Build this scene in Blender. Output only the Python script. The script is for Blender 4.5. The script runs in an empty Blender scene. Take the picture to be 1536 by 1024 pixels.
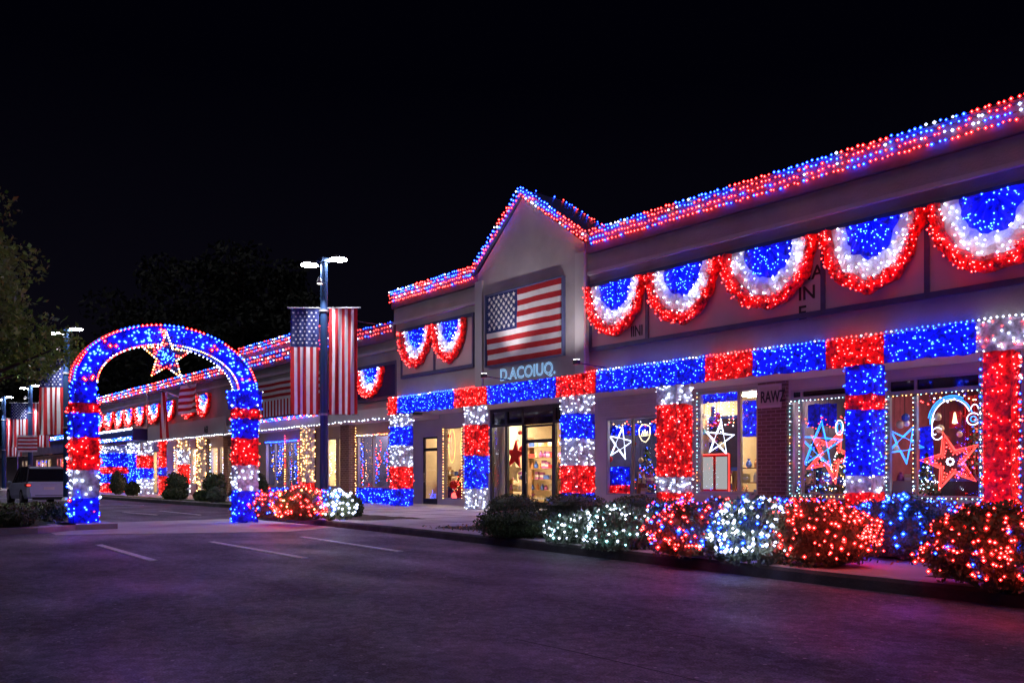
import bpy, bmesh, math, random
from mathutils import Vector, Matrix, noise
random.seed(7)
S = bpy.context.scene
C = S.collection
PI = math.pi
R = math.radians

# ------------------------------------------------------------------ camera
F, CX, HY, H = 1265.0, 768.0, 716.0, 1.2          # focal length in photo pixels, centre column, horizon row, eye height
cam_d = bpy.data.cameras.new('camera'); cam = bpy.data.objects.new('camera', cam_d); C.objects.link(cam)
cam_d.sensor_width = 36.0; cam_d.lens = F/1536*36.0; cam_d.shift_y = (HY-512)/1536
cam_d.clip_end = 2000; cam_d.clip_start = 0.05
cam.location = (0, 0, H); cam.rotation_euler = (R(90), 0, R(49.5))
S.camera = cam
# ------------------------------------------------------------------ night sky, added soft fill light, exposure
w = bpy.data.worlds.new('World'); S.world = w; w.use_nodes = True
bg = w.node_tree.nodes['Background']; bg.inputs[1].default_value = 0.0038
_n = w.node_tree.nodes.new; _l = w.node_tree.links.new                # town glow low on the horizon, near black overhead
_tc = _n('ShaderNodeTexCoord'); _sp = _n('ShaderNodeSeparateXYZ'); _l(_tc.outputs['Generated'], _sp.inputs[0]); _cr = _n('ShaderNodeValToRGB'); _l(_sp.outputs[2], _cr.inputs[0])
_cr.color_ramp.elements[0].position = .0; _cr.color_ramp.elements[0].color = (.95, .75, 1.25, 1); _cr.color_ramp.elements[1].position = .42; _cr.color_ramp.elements[1].color = (.07, .07, .38, 1)
_e = _cr.color_ramp.elements.new(.2); _e.color = (.42, .36, .85, 1); _l(_cr.outputs[0], bg.inputs[0])
sun_d = bpy.data.lights.new('moon', 'SUN'); sun_d.energy = 0.30; sun_d.angle = R(35); sun_d.color = (0.80, 0.71, 0.98)  # added fill lamp that brightens walls and ground
sun = bpy.data.objects.new('moon', sun_d); C.objects.link(sun); sun.rotation_euler = (R(27), 0, R(20))
S.view_settings.view_transform = 'Standard'; S.view_settings.look = 'None'
S.view_settings.exposure = 0.40; S.view_settings.gamma = 1.0
S.cycles.use_denoising = True
S.cycles.max_bounces = 6; S.cycles.transparent_max_bounces = 12
S.cycles.sample_clamp_indirect = 4.0

# ------------------------------------------------------------------ pixel -> world helpers (real planes at their real depth)
VX, VY, RX, RY = -math.sin(R(49.5)), math.cos(R(49.5)), math.cos(R(49.5)), math.sin(R(49.5))
def ray(px):
    a = (px-CX)/F
    return VX+a*RX, VY+a*RY
def on_y(px, D):
    dx, dy = ray(px); return D*dx/dy
def zz(px, py, D):
    dx, dy = ray(px); return H+(D/dy)*(HY-py)/F
def gnd(px, py, z=0.0):
    d = F*(H-z)/(py-HY); dx, dy = ray(px); return Vector((dx*d, dy*d, z))
def at(px, d):
    dx, dy = ray(px); return dx*d, dy*d

# ------------------------------------------------------------------ materials
def mat(name, col, rough=0.7, metal=0.0, bump=0.0, bscale=20, var=0.0, vscale=3.0, spec=0.5, detail=6):
    m = bpy.data.materials.new(name); m.use_nodes = True
    nt = m.node_tree; b = nt.nodes['Principled BSDF']
    b.inputs['Base Color'].default_value = (*col, 1); b.inputs['Roughness'].default_value = rough
    b.inputs['Metallic'].default_value = metal; b.inputs['Specular IOR Level'].default_value = spec
    tc = None
    if var or bump:
        tc = nt.nodes.new('ShaderNodeTexCoord')
    if var:
        n = nt.nodes.new('ShaderNodeTexNoise'); n.inputs['Scale'].default_value = vscale; n.inputs['Detail'].default_value = detail
        nt.links.new(tc.outputs['Object'], n.inputs['Vector'])
        r = nt.nodes.new('ShaderNodeMapRange'); r.inputs['From Min'].default_value = 0.3; r.inputs['From Max'].default_value = 0.7
        r.inputs['To Min'].default_value = 1-var; r.inputs['To Max'].default_value = 1+var
        nt.links.new(n.outputs['Fac'], r.inputs['Value'])
        x = nt.nodes.new('ShaderNodeVectorMath'); x.operation = 'SCALE'; x.inputs[0].default_value = col
        nt.links.new(r.outputs['Result'], x.inputs['Scale']); nt.links.new(x.outputs[0], b.inputs['Base Color'])
    if bump:
        n = nt.nodes.new('ShaderNodeTexNoise'); n.inputs['Scale'].default_value = bscale; n.inputs['Detail'].default_value = 5
        nt.links.new(tc.outputs['Object'], n.inputs['Vector'])
        bp = nt.nodes.new('ShaderNodeBump'); bp.inputs['Strength'].default_value = bump; bp.inputs['Distance'].default_value = 0.02
        nt.links.new(n.outputs['Fac'], bp.inputs['Height']); nt.links.new(bp.outputs[0], b.inputs['Normal'])
    return m
def emit(name, col, s):
    m = bpy.data.materials.new(name); m.use_nodes = True; nt = m.node_tree
    nt.nodes.remove(nt.nodes['Principled BSDF'])
    e = nt.nodes.new('ShaderNodeEmission'); e.inputs[0].default_value = (*col, 1); e.inputs[1].default_value = s
    nt.links.new(e.outputs[0], nt.nodes['Material Output'].inputs[0])
    return m
def bulbmat(name, core, glow, s_core, s_glow):
    """small coloured glass bulb: hot in the middle, saturated towards its rim"""
    m = bpy.data.materials.new(name); m.use_nodes = True; nt = m.node_tree
    nt.nodes.remove(nt.nodes['Principled BSDF']); N = nt.nodes.new; L = nt.links.new
    lw = N('ShaderNodeLayerWeight'); lw.inputs[0].default_value = .5
    iv = N('ShaderNodeMath'); iv.operation = 'SUBTRACT'; iv.inputs[0].default_value = 1; L(lw.outputs['Facing'], iv.inputs[1])
    pw = N('ShaderNodeMath'); pw.operation = 'POWER'; pw.inputs[1].default_value = 11; L(iv.outputs[0], pw.inputs[0])
    mx = N('ShaderNodeMix'); mx.data_type = 'RGBA'; L(pw.outputs[0], mx.inputs[0])
    mx.inputs[6].default_value = (*[c*s_glow for c in glow], 1); mx.inputs[7].default_value = (*[c*s_core for c in core], 1)
    e = N('ShaderNodeEmission'); e.inputs[1].default_value = 1; L(mx.outputs[2], e.inputs[0]); L(e.outputs[0], nt.nodes['Material Output'].inputs[0])
    return m
M = {}
M['stucco'] = mat('stucco', (.33, .295, .30), .85, bump=.5, bscale=30, var=.17, vscale=1.1, detail=10)
M['coping'] = mat('dark_coping', (.12, .095, .13), .7, var=.2)
M['stucco2'] = mat('stucco_light', (.42, .38, .39), .8, bump=.2, bscale=60, var=.07, vscale=1.2)
M['panel'] = mat('sign_panel', (.43, .39, .43), .5, var=.04, vscale=2)
M['frame_blue'] = mat('painted_frame', (.06, .065, .16), .45, var=.2, vscale=4)
M['dark_metal'] = mat('dark_metal', (.02, .02, .025), .4, metal=.3)
M['alu'] = mat('aluminium', (.32, .31, .33), .38, metal=.6)
M['soffit'] = mat('soffit', (.55, .50, .50), .8, var=.05)
M['shutter'] = mat('shutter', (.38, .34, .33), .6, var=.05)
M['concrete'] = mat('concrete', (.42, .385, .39), .75, bump=.3, bscale=40, var=.18, vscale=1.3)
M['kerb'] = mat('kerb_concrete', (.42, .38, .40), .8, bump=.5, bscale=30, var=.25, vscale=2.5)
M['kerb_grime'] = mat('kerb_tyre_grime', (.055, .05, .055), .85, bump=.5, bscale=30, var=.4, vscale=4)  # shade of the kerb's road-side face, put into its colour
M['soil'] = mat('mulch', (.05, .03, .022), .95, bump=1.0, bscale=25, var=.5, vscale=20)
M['grass'] = mat('grass', (.045, .075, .02), .9, bump=.8, bscale=60, var=.4, vscale=8)
M['line'] = mat('road_paint', (.75, .72, .80), .6, var=.35, vscale=9)
M['crack'] = mat('crack', (.008, .008, .01), .9)
M['leaf'] = mat('hedge_leaf', (.05, .085, .028), .6, var=.4, vscale=6)
M['leaf2'] = mat('shrub_leaf', (.10, .13, .055), .55, var=.4, vscale=8)
M['leaf3'] = mat('grassy_leaf', (.11, .15, .10), .55, var=.35, vscale=8)
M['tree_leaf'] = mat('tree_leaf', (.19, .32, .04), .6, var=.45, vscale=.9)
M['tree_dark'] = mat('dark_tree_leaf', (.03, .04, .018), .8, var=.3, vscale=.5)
M['bark'] = mat('bark', (.06, .045, .035), .9, bump=.8, bscale=15, var=.3)
M['pole'] = mat('pole_paint', (.02, .05, .13), .35, metal=.4)
M['red_net'] = mat('red_net', (.85, .012, .012), .6, bump=.8, bscale=45, var=.85, vscale=11)
M['blue_net'] = mat('blue_net', (.006, .02, .92), .6, bump=.8, bscale=45, var=.8, vscale=11)
M['white_net'] = mat('white_net', (.42, .43, .55), .6, bump=.8, bscale=45, var=.6, vscale=11)
M['wine_net'] = mat('wine_net', (.16, .006, .02), .6, bump=.8, bscale=45, var=.6, vscale=11)
M['red_tinsel'] = mat('red_tinsel', (.80, .01, .01), .45, bump=1, bscale=35, var=.9, vscale=9)
M['blue_tinsel'] = mat('blue_tinsel', (.008, .02, .92), .45, bump=1, bscale=35, var=.75, vscale=8)
M['white_tinsel'] = mat('white_tinsel', (.85, .85, .95), .5, bump=.6, bscale=25, var=.15, vscale=10)
M['f_red'] = mat('flag_red', (.48, .012, .02), .75, var=.12, vscale=5)
M['f_white'] = mat('flag_white', (.80, .78, .78), .75, var=.06, vscale=5)
M['f_blue'] = mat('flag_blue', (.015, .025, .14), .75, var=.12, vscale=5)
for _k in ('f_red', 'f_white', 'f_blue'):                          # thin cloth lets a little light through
    _nt = M[_k].node_tree; _b = _nt.nodes['Principled BSDF']; _t = _nt.nodes.new('ShaderNodeBsdfTranslucent'); _x = _nt.nodes.new('ShaderNodeMixShader'); _x.inputs[0].default_value = .3
    _nt.links.new(_b.inputs['Base Color'].links[0].from_socket, _t.inputs[0]); _nt.links.new(_b.outputs[0], _x.inputs[1]); _nt.links.new(_t.outputs[0], _x.inputs[2]); _nt.links.new(_x.outputs[0], _nt.nodes['Material Output'].inputs[0])
M['ink'] = mat('sign_ink', (.01, .01, .02), .6)
M['wire'] = mat('wire', (.02, .02, .02), .6)
M['black'] = mat('black_rubber', (.012, .012, .012), .8)
M['carpet'] = mat('shop_floor', (.20, .15, .12), .6, var=.2)
M['wood'] = mat('shelf_wood', (.30, .17, .08), .6, var=.3, vscale=6)
M['whitegood'] = mat('white_goods', (.75, .72, .68), .5, var=.1)
M['glow_warm'] = mat('lamp_shade_card', (.8, .6, .35), .7)
M['b_red'] = bulbmat('bulb_red', (1, .038, .034), (1, .004, .006), 48, 2.4)
M['b_blue'] = bulbmat('bulb_blue', (.012, .048, 1), (.004, .03, 1), 84, 3.4)
M['b_white'] = bulbmat('bulb_white', (.80, .86, 1), (.45, .55, 1), 38, 1.3)
M['b_warm'] = bulbmat('bulb_warm', (1, .50, .16), (1, .28, .04), 32, 1.6)
M['b_cyan'] = bulbmat('bulb_cool', (.45, .9, .95), (.15, .6, .7), 18, 1.1)
M['n_red'] = emit('neon_red', (1, .05, .04), 5)
M['n_blue'] = emit('neon_blue', (.02, .20, 1), 4)
M['n_white'] = emit('neon_white', (.75, .80, 1), 3.5)
M['n_orange'] = emit('neon_orange', (1, .30, .07), 4)
M['n_text'] = emit('neon_letters', (.30, .60, 1), .95)
M['poster_lit'] = emit('backlit_poster', (.62, .60, .58), .55)  # glow added to brighten the poster faces, no lamp behind them
M['n_yellow'] = emit('neon_yellow', (1, .8, .4), 2.5)
M['lamp_lens'] = emit('street_lamp_lens', (.86, .92, 1), 110)
M['lamp_lens_small'] = emit('flood_lens', (1, .95, .9), 6)
M['ceil'] = emit('ceiling_panel_light', (1, .80, .52), 85)
M['ceil_far'] = emit('ceiling_panel_far', (1, .78, .5), 95)
M['tail_glass'] = mat('tail_glass', (.30, .01, .01), .15)
M['tail'] = emit('tail_light_lit', (1, .06, .05), 3)
GOODC = [(.5,.04,.04),(.05,.12,.5),(.7,.6,.3),(.6,.25,.08),(.7,.7,.68),(.1,.35,.4),(.35,.08,.3),(.75,.45,.1)]
for i, c in enumerate(GOODC): M['good%d'%i] = mat('packaging', c, .5, var=.2, vscale=9)

M['wall_dark2'] = mat('dark_board', (.05, .04, .08), .7, var=.3)
def asphalt():
    m = bpy.data.materials.new('asphalt'); m.use_nodes = True; nt = m.node_tree; b = nt.nodes['Principled BSDF']
    N = nt.nodes.new; L = nt.links.new
    tc = N('ShaderNodeTexCoord')
    mp = N('ShaderNodeMapping'); mp.inputs['Scale'].default_value = (.45, .8, 1); mp.inputs['Rotation'].default_value = (0, 0, R(-8)); L(tc.outputs['Object'], mp.inputs[0])
    n1 = N('ShaderNodeTexNoise'); n1.inputs['Scale'].default_value = 1.1; n1.inputs['Detail'].default_value = 8; L(mp.outputs[0], n1.inputs['Vector'])
    n2 = N('ShaderNodeTexNoise'); n2.inputs['Scale'].default_value = 65; n2.inputs['Detail'].default_value = 3; L(tc.outputs['Object'], n2.inputs['Vector'])
    n3 = N('ShaderNodeTexNoise'); n3.inputs['Scale'].default_value = 13; n3.inputs['Detail'].default_value = 9; n3.inputs['Roughness'].default_value = .95; L(tc.outputs['Object'], n3.inputs['Vector'])
    v = N('ShaderNodeTexVoronoi'); v.inputs['Scale'].default_value = 15; L(tc.outputs['Object'], v.inputs['Vector'])
    r1 = N('ShaderNodeMapRange'); r1.inputs[1].default_value = .3; r1.inputs[2].default_value = .7; r1.inputs[3].default_value = .75; r1.inputs[4].default_value = 1.3; L(n1.outputs['Fac'], r1.inputs[0])
    r2 = N('ShaderNodeMapRange'); r2.inputs[1].default_value = .40; r2.inputs[2].default_value = .60; r2.inputs[3].default_value = .3; r2.inputs[4].default_value = 1.7; ad = N('ShaderNodeMath'); ad.operation = 'ADD'; L(n2.outputs['Fac'], ad.inputs[0]); L(n3.outputs['Fac'], ad.inputs[1]); hf = N('ShaderNodeMath'); hf.operation = 'MULTIPLY'; hf.inputs[1].default_value = .5; L(ad.outputs[0], hf.inputs[0]); L(hf.outputs[0], r2.inputs[0])
    mu = N('ShaderNodeMath'); mu.operation = 'MULTIPLY'; L(r1.outputs[0], mu.inputs[0]); L(r2.outputs[0], mu.inputs[1])
    vc = N('ShaderNodeTexVoronoi'); vc.inputs['Scale'].default_value = 17; vc.inputs['Randomness'].default_value = 1; L(tc.outputs['Object'], vc.inputs['Vector']); vs = N('ShaderNodeSeparateColor'); L(vc.outputs['Color'], vs.inputs[0])
    r3 = N('ShaderNodeMapRange'); r3.inputs[3].default_value = .62; r3.inputs[4].default_value = 1.40; L(vs.outputs[0], r3.inputs[0])
    n4 = N('ShaderNodeTexNoise'); n4.inputs['Scale'].default_value = .55; n4.inputs['Detail'].default_value = 5; n4.inputs['Roughness'].default_value = .65; L(tc.outputs['Object'], n4.inputs['Vector'])
    r4 = N('ShaderNodeMapRange'); r4.inputs[1].default_value = .53; r4.inputs[2].default_value = .62; r4.inputs[3].default_value = 1.0; r4.inputs[4].default_value = .68; L(n4.outputs['Fac'], r4.inputs[0])
    m2 = N('ShaderNodeMath'); m2.operation = 'MULTIPLY'; L(r3.outputs[0], m2.inputs[0]); L(r4.outputs[0], m2.inputs[1]); m3 = N('ShaderNodeMath'); m3.operation = 'MULTIPLY'; L(mu.outputs[0], m3.inputs[0]); L(m2.outputs[0], m3.inputs[1])
    sc = N('ShaderNodeVectorMath'); sc.operation = 'SCALE'; sc.inputs[0].default_value = (.104, .092, .132); L(m3.outputs[0], sc.inputs['Scale'])
    # scattered pale chips of stone
    lt = N('ShaderNodeMath'); lt.operation = 'LESS_THAN'; lt.inputs[1].default_value = .20; L(v.outputs['Distance'], lt.inputs[0])
    sep = N('ShaderNodeSeparateColor'); L(v.outputs['Color'], sep.inputs[0])
    g = N('ShaderNodeMath'); g.operation = 'GREATER_THAN'; g.inputs[1].default_value = .93; L(sep.outputs[0], g.inputs[0])
    a = N('ShaderNodeMath'); a.operation = 'MULTIPLY'; L(lt.outputs[0], a.inputs[0]); L(g.outputs[0], a.inputs[1])
    mx = N('ShaderNodeMix'); mx.data_type = 'RGBA'; L(a.outputs[0], mx.inputs[0]); L(sc.outputs[0], mx.inputs[6]); mx.inputs[7].default_value = (.36, .34, .37, 1)
    L(mx.outputs[2], b.inputs['Base Color'])
    rr = N('ShaderNodeMapRange'); rr.inputs[1].default_value = .35; rr.inputs[2].default_value = .65; rr.inputs[3].default_value = .85; rr.inputs[4].default_value = .5; b.inputs['Specular IOR Level'].default_value = .4; L(n1.outputs['Fac'], rr.inputs[0]); L(rr.outputs[0], b.inputs['Roughness'])
    bp = N('ShaderNodeBump'); bp.inputs['Strength'].default_value = .35; bp.inputs['Distance'].default_value = .012; L(n2.outputs['Fac'], bp.inputs['Height']); L(bp.outputs[0], b.inputs['Normal'])
    return m
M['asphalt'] = asphalt()
def brick():
    m = bpy.data.materials.new('brick'); m.use_nodes = True; nt = m.node_tree; b = nt.nodes['Principled BSDF']
    N = nt.nodes.new; L = nt.links.new
    tc = N('ShaderNodeTexCoord'); s = N('ShaderNodeSeparateXYZ'); L(tc.outputs['Object'], s.inputs[0])
    ad = N('ShaderNodeMath'); L(s.outputs[0], ad.inputs[0]); L(s.outputs[1], ad.inputs[1])
    c = N('ShaderNodeCombineXYZ'); L(ad.outputs[0], c.inputs[0]); L(s.outputs[2], c.inputs[1])
    t = N('ShaderNodeTexBrick'); L(c.outputs[0], t.inputs['Vector'])
    t.inputs['Color1'].default_value = (.17, .10, .085, 1); t.inputs['Color2'].default_value = (.12, .07, .065, 1); t.inputs['Mortar'].default_value = (.30, .25, .24, 1)
    t.inputs['Scale'].default_value = 1; t.inputs['Brick Width'].default_value = .28; t.inputs['Row Height'].default_value = .095; t.inputs['Mortar Size'].default_value = .008
    L(t.outputs['Color'], b.inputs['Base Color']); b.inputs['Roughness'].default_value = .85
    bp = N('ShaderNodeBump'); bp.invert = True; bp.inputs['Distance'].default_value = .01; L(t.outputs['Fac'], bp.inputs['Height']); L(bp.outputs[0], b.inputs['Normal'])
    return m
M['brick'] = brick()
def glass(name, refl=1.0, tint=(.95, .97, 1)):
    m = bpy.data.materials.new(name); m.use_nodes = True; nt = m.node_tree; nt.nodes.remove(nt.nodes['Principled BSDF'])
    N = nt.nodes.new; L = nt.links.new
    t = N('ShaderNodeBsdfTransparent'); t.inputs[0].default_value = (*tint, 1); g = N('ShaderNodeBsdfGlossy'); g.inputs['Roughness'].default_value = .03
    f = N('ShaderNodeLayerWeight'); pw = N('ShaderNodeMath'); pw.operation = 'POWER'; pw.inputs[1].default_value = 4; L(f.outputs['Facing'], pw.inputs[0]); f.inputs[0].default_value = .5
    mu = N('ShaderNodeMath'); mu.operation = 'MULTIPLY_ADD'; mu.inputs[1].default_value = .8*refl; mu.inputs[2].default_value = .03*refl; L(pw.outputs[0], mu.inputs[0])
    x = N('ShaderNodeMixShader'); L(mu.outputs[0], x.inputs[0]); L(t.outputs[0], x.inputs[1]); L(g.outputs[0], x.inputs[2]); L(x.outputs[0], nt.nodes['Material Output'].inputs[0])
    return m
M['glass'] = glass('window_glass', .8)
M['dark_glass'] = mat('dark_glass', (.012, .010, .016), .08, spec=.8)
M['car_silver'] = mat('car_silver', (.50, .55, .68), .3, metal=.3)
M['car_blue'] = mat('car_blue_grey', (.10, .16, .30), .25, metal=.6)

# ------------------------------------------------------------------ mesh builder
class MB:
    def __init__(s): s.v = []; s.f = []; s.m = []; s.mats = []
    def mi(s, k):
        if k not in s.mats: s.mats.append(k)
        return s.mats.index(k)
    def face(s, pts, k):
        b = len(s.v); s.v += [tuple(p) for p in pts]; s.f.append(tuple(range(b, b+len(pts)))); s.m.append(s.mi(k))
    def box(s, x0, x1, y0, y1, z0, z1, k):
        if x0 > x1: x0, x1 = x1, x0
        if y0 > y1: y0, y1 = y1, y0
        if z0 > z1: z0, z1 = z1, z0
        b = len(s.v); s.v += [(x, y, z) for z in (z0, z1) for y in (y0, y1) for x in (x0, x1)]
        for q in ((0,2,3,1),(4,5,7,6),(0,1,5,4),(2,6,7,3),(0,4,6,2),(1,3,7,5)):
            s.f.append(tuple(b+i for i in q)); s.m.append(s.mi(k))
    def prism(s, poly, z0, z1, k, kt=None):                      # poly: list of (x,y)
        n = len(poly); b = len(s.v)
        s.v += [(x, y, z0) for x, y in poly]+[(x, y, z1) for x, y in poly]
        s.f.append(tuple(b+n+i for i in range(n))); s.m.append(s.mi(kt or k))
        s.f.append(tuple(b+n-1-i for i in range(n))); s.m.append(s.mi(k))
        for i in range(n):
            j = (i+1) % n; s.f.append((b+i, b+j, b+n+j, b+n+i)); s.m.append(s.mi(k))
    def prism_y(s, poly, y0, y1, k):                             # poly: list of (x,z), extruded along y
        n = len(poly); b = len(s.v)
        s.v += [(x, y0, z) for x, z in poly]+[(x, y1, z) for x, z in poly]
        s.f.append(tuple(b+i for i in range(n))); s.m.append(s.mi(k))
        s.f.append(tuple(b+2*n-1-i for i in range(n))); s.m.append(s.mi(k))
        for i in range(n):
            j = (i+1) % n; s.f.append((b+j, b+i, b+n+i, b+n+j)); s.m.append(s.mi(k))
    def tube(s, path, r, k, n=6, closed=False, taper=None):
        path = [Vector(p) for p in path]; L = len(path); rings = []
        for i, p in enumerate(path):
            if closed: d = path[(i+1) % L]-path[i-1]
            else: d = path[min(i+1, L-1)]-path[max(i-1, 0)]
            d.normalize(); up = Vector((0, 0, 1)) if abs(d.z) < .9 else Vector((1, 0, 0))
            a = d.cross(up).normalized(); c = d.cross(a)
            rr = r if taper is None else taper[i]
            b = len(s.v); rings.append(b)
            for q in range(n):
                t = 2*PI*q/n; s.v.append(tuple(p+a*math.cos(t)*rr+c*math.sin(t)*rr))
        idx = s.mi(k)
        for i in range(L if closed else L-1):
            a, c = rings[i], rings[(i+1) % L]
            for q in range(n):
                s.f.append((a+q, a+(q+1) % n, c+(q+1) % n, c+q)); s.m.append(idx)
        if not closed:
            s.f.append(tuple(rings[0]+q for q in reversed(range(n)))); s.m.append(idx)
            s.f.append(tuple(rings[-1]+q for q in range(n))); s.m.append(idx)
    def lathe(s, c, prof, k, n=16):                              # prof: (r,z) about a vertical axis
        b = len(s.v)
        for r, z in prof:
            for q in range(n): s.v.append((c[0]+r*math.cos(2*PI*q/n), c[1]+r*math.sin(2*PI*q/n), c[2]+z))
        for i in range(len(prof)-1):
            for q in range(n):
                a = b+i*n; s.f.append((a+q, a+(q+1) % n, a+n+(q+1) % n, a+n+q)); s.m.append(s.mi(k))
    def bulb(s, p, r, k):
        b = len(s.v); x, y, z = p; r *= 1.05
        s.v += [(x+r, y, z), (x-r, y, z), (x, y+r, z), (x, y-r, z), (x, y, z+r), (x, y, z-r)]; i = s.mi(k)
        for q in ((0,2,4),(2,1,4),(1,3,4),(3,0,4),(2,0,5),(1,2,5),(3,1,5),(0,3,5)):
            s.f.append(tuple(b+j for j in q)); s.m.append(i)
    def leaf(s, p, size, k, up=.3):
        a = Vector((random.gauss(0, 1), random.gauss(0, 1), random.gauss(0, 1)+up)).normalized()
        c = a.cross(Vector((random.gauss(0, 1), random.gauss(0, 1), random.gauss(0, 1)))).normalized()
        p = Vector(p); L = size*random.uniform(.7, 1.3); W = L*.5
        s.face((p-a*L*.5, p+c*W*.5, p+a*L*.5, p-c*W*.5), k)
    def build(s, name, parent=None, local=False, smooth=False, origin=None):
        me = bpy.data.meshes.new(name)
        vs = s.v
        if origin is not None: vs = [(x-origin[0], y-origin[1], z-origin[2]) for x, y, z in s.v]
        me.from_pydata(vs, [], s.f)
        for k in s.mats: me.materials.append(M[k])
        me.polygons.foreach_set('material_index', s.m)
        sm = [smooth or s.mats[i][:2] == 'b_' for i in s.m]; me.polygons.foreach_set('use_smooth', sm)
        me.update()
        o = bpy.data.objects.new(name, me); C.objects.link(o)
        if origin is not None: o.location = origin
        if parent is not None:
            o.parent = parent
            if not local:
                root = parent; loc = Vector(parent['_w']) if '_w' in parent else Vector((0, 0, 0))
                o.matrix_parent_inverse = Matrix.Translation(-loc)
        return o
def tag(o, label=None, cat=None, group=None, kind=None):
    if label: o['label'] = label
    if cat: o['category'] = cat
    if group: o['group'] = group
    if kind: o['kind'] = kind
    return o
def thing(name, label, cat, loc=(0, 0, 0), group=None):
    o = bpy.data.objects.new(name, None); C.objects.link(o); o.location = loc; o['_w'] = list(loc)
    o.empty_display_size = .2
    return tag(o, label, cat, group)
def struct(name, mb, **k): return tag(mb.build(name, **k), kind='structure')
def copy_tree(o, parent=None):
    c = o.copy(); C.objects.link(c)
    if parent is not None: c.parent = parent
    for ch in list(o.children): copy_tree(ch, c)
    return c
def rnd(a, b): return random.uniform(a, b)

# ------------------------------------------------------------------ ground, kerbs, walks
g = MB(); g.face([(-400, -200, 0), (200, -200, 0), (200, 400, 0), (-400, 400, 0)], 'asphalt'); struct('parking_lot', g)
near_line = [(9, 8.25), (-2.8, 8.6), (-4.75, 8.75), (-7.4, 9.05), (-9.7, 9.3), (-12, 9.55), (-15.2, 9.85), (-19, 10.05), (-22.6, 10.1), (-23.9, 10.4), (-24.6, 11.1), (-24.9, 12.2), (-25, 14.6)]
far_line = [(-30.4, 14.55), (-30.8, 13.9), (-31.8, 13.4), (-34, 13.2), (-60, 13.2), (-90, 13.2), (-150, 13.2)]
def kerb(line, name):
    prof = [(0, 0), (.012, .11), (.045, .147), (.10, .158), (.17, .158), (.17, .02)]
    mb = MB(); rings = []
    for i, p in enumerate(line):
        p = Vector(p); d = (Vector(line[min(i+1, len(line)-1)])-Vector(line[max(i-1, 0)])).normalized(); n = Vector((d.y, -d.x))  # line runs towards -x: inward is +y
        rings.append([(p.x+n.x*o, p.y+n.y*o, z) for o, z in prof])
    for a, b in zip(rings, rings[1:]):
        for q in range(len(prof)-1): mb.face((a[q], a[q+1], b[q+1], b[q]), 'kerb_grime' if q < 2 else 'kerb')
    return struct(name, mb, smooth=False)
# inward normal for a line heading -x: rotate d (-1,0) clockwise -> (0,1)
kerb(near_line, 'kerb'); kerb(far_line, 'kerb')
def inset(line, o):
    out = []
    for i, p in enumerate(line):
        p = Vector(p); d = (Vector(line[min(i+1, len(line)-1)])-Vector(line[max(i-1, 0)])).normalized(); n = Vector((d.y, -d.x))
        out.append((p.x+n.x*o, p.y+n.y*o))
    return out
g = MB(); g.prism(list(reversed(inset(near_line, .16)))+[(9, 19.3)][:0]+[(9.0, 19.32), (-24.84, 19.32)], 0, .15, 'concrete'); struct('sidewalk', g)
g = MB(); g.prism(list(reversed(inset(far_line, .16)))+[(-30.2, 14.6), (-24.85, 14.6), (-24.85, 19.32), (-150, 19.32)], 0, .15, 'concrete'); struct('sidewalk', g)
# expansion joints of the walk
g = MB()
for x in range(-24, 8, 2): g.box(x-.006, x+.006, 10.6, 17.0, .15, .1535, 'crack')
for y in (12.0, 14.0, 16.0): g.box(-24.5, -14.5, y-.006, y+.006, .15, .1525, 'crack')
struct('sidewalk_joint', g)
# paler concrete apron under the arch
g = MB(); g.prism([(-19.6, 4.2), (-17.4, 8.3), (-18.3, 10.0), (-22.6, 10.05), (-23.9, 10.35), (-24.2, 4.6)], 0, .006, 'concrete'); o = struct('driveway_apron', g)
# road paint
def stripe(p0, p1, w):
    a, b = Vector(p0[:2]), Vector(p1[:2]); d = (b-a).normalized(); n = Vector((-d.y, d.x))*w/2
    mb = MB(); mb.prism([tuple(a-n), tuple(b-n), tuple(b+n), tuple(a+n)], 0, .010, 'line'); struct('parking_line', mb)
for a, b in (((148, 817), (231, 841)), ((317, 812.5), (457, 837)), ((453, 805), (600, 827))):
    stripe(gnd(*a), gnd(*b), .12)
for a, b in (((185, 768), (235, 772)), ((240, 766), (300, 772)), ((150, 757), (215, 757.6))):
    stripe(gnd(*a), gnd(*b), .10)
g = MB()
for pts in ([(770, 958), (850, 975), (950, 998), (1060, 1024), (1200, 1060)], [(965, 940), (1010, 948), (1090, 962), (1120, 961)]):
    P = [gnd(*p) for p in pts]
    for a, b in zip(P, P[1:]):
        for k in range(4):
            u = a.lerp(b, k/4); v = a.lerp(b, (k+1)/4)
            d = (v-u).normalized(); n = Vector((-d.y, d.x, 0))*.007; j = Vector((0, 0, .004))
            g.face((u-n+j, v-n+j, v+n+j, u+n+j), 'crack')
struct('asphalt_crack', g)
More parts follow.
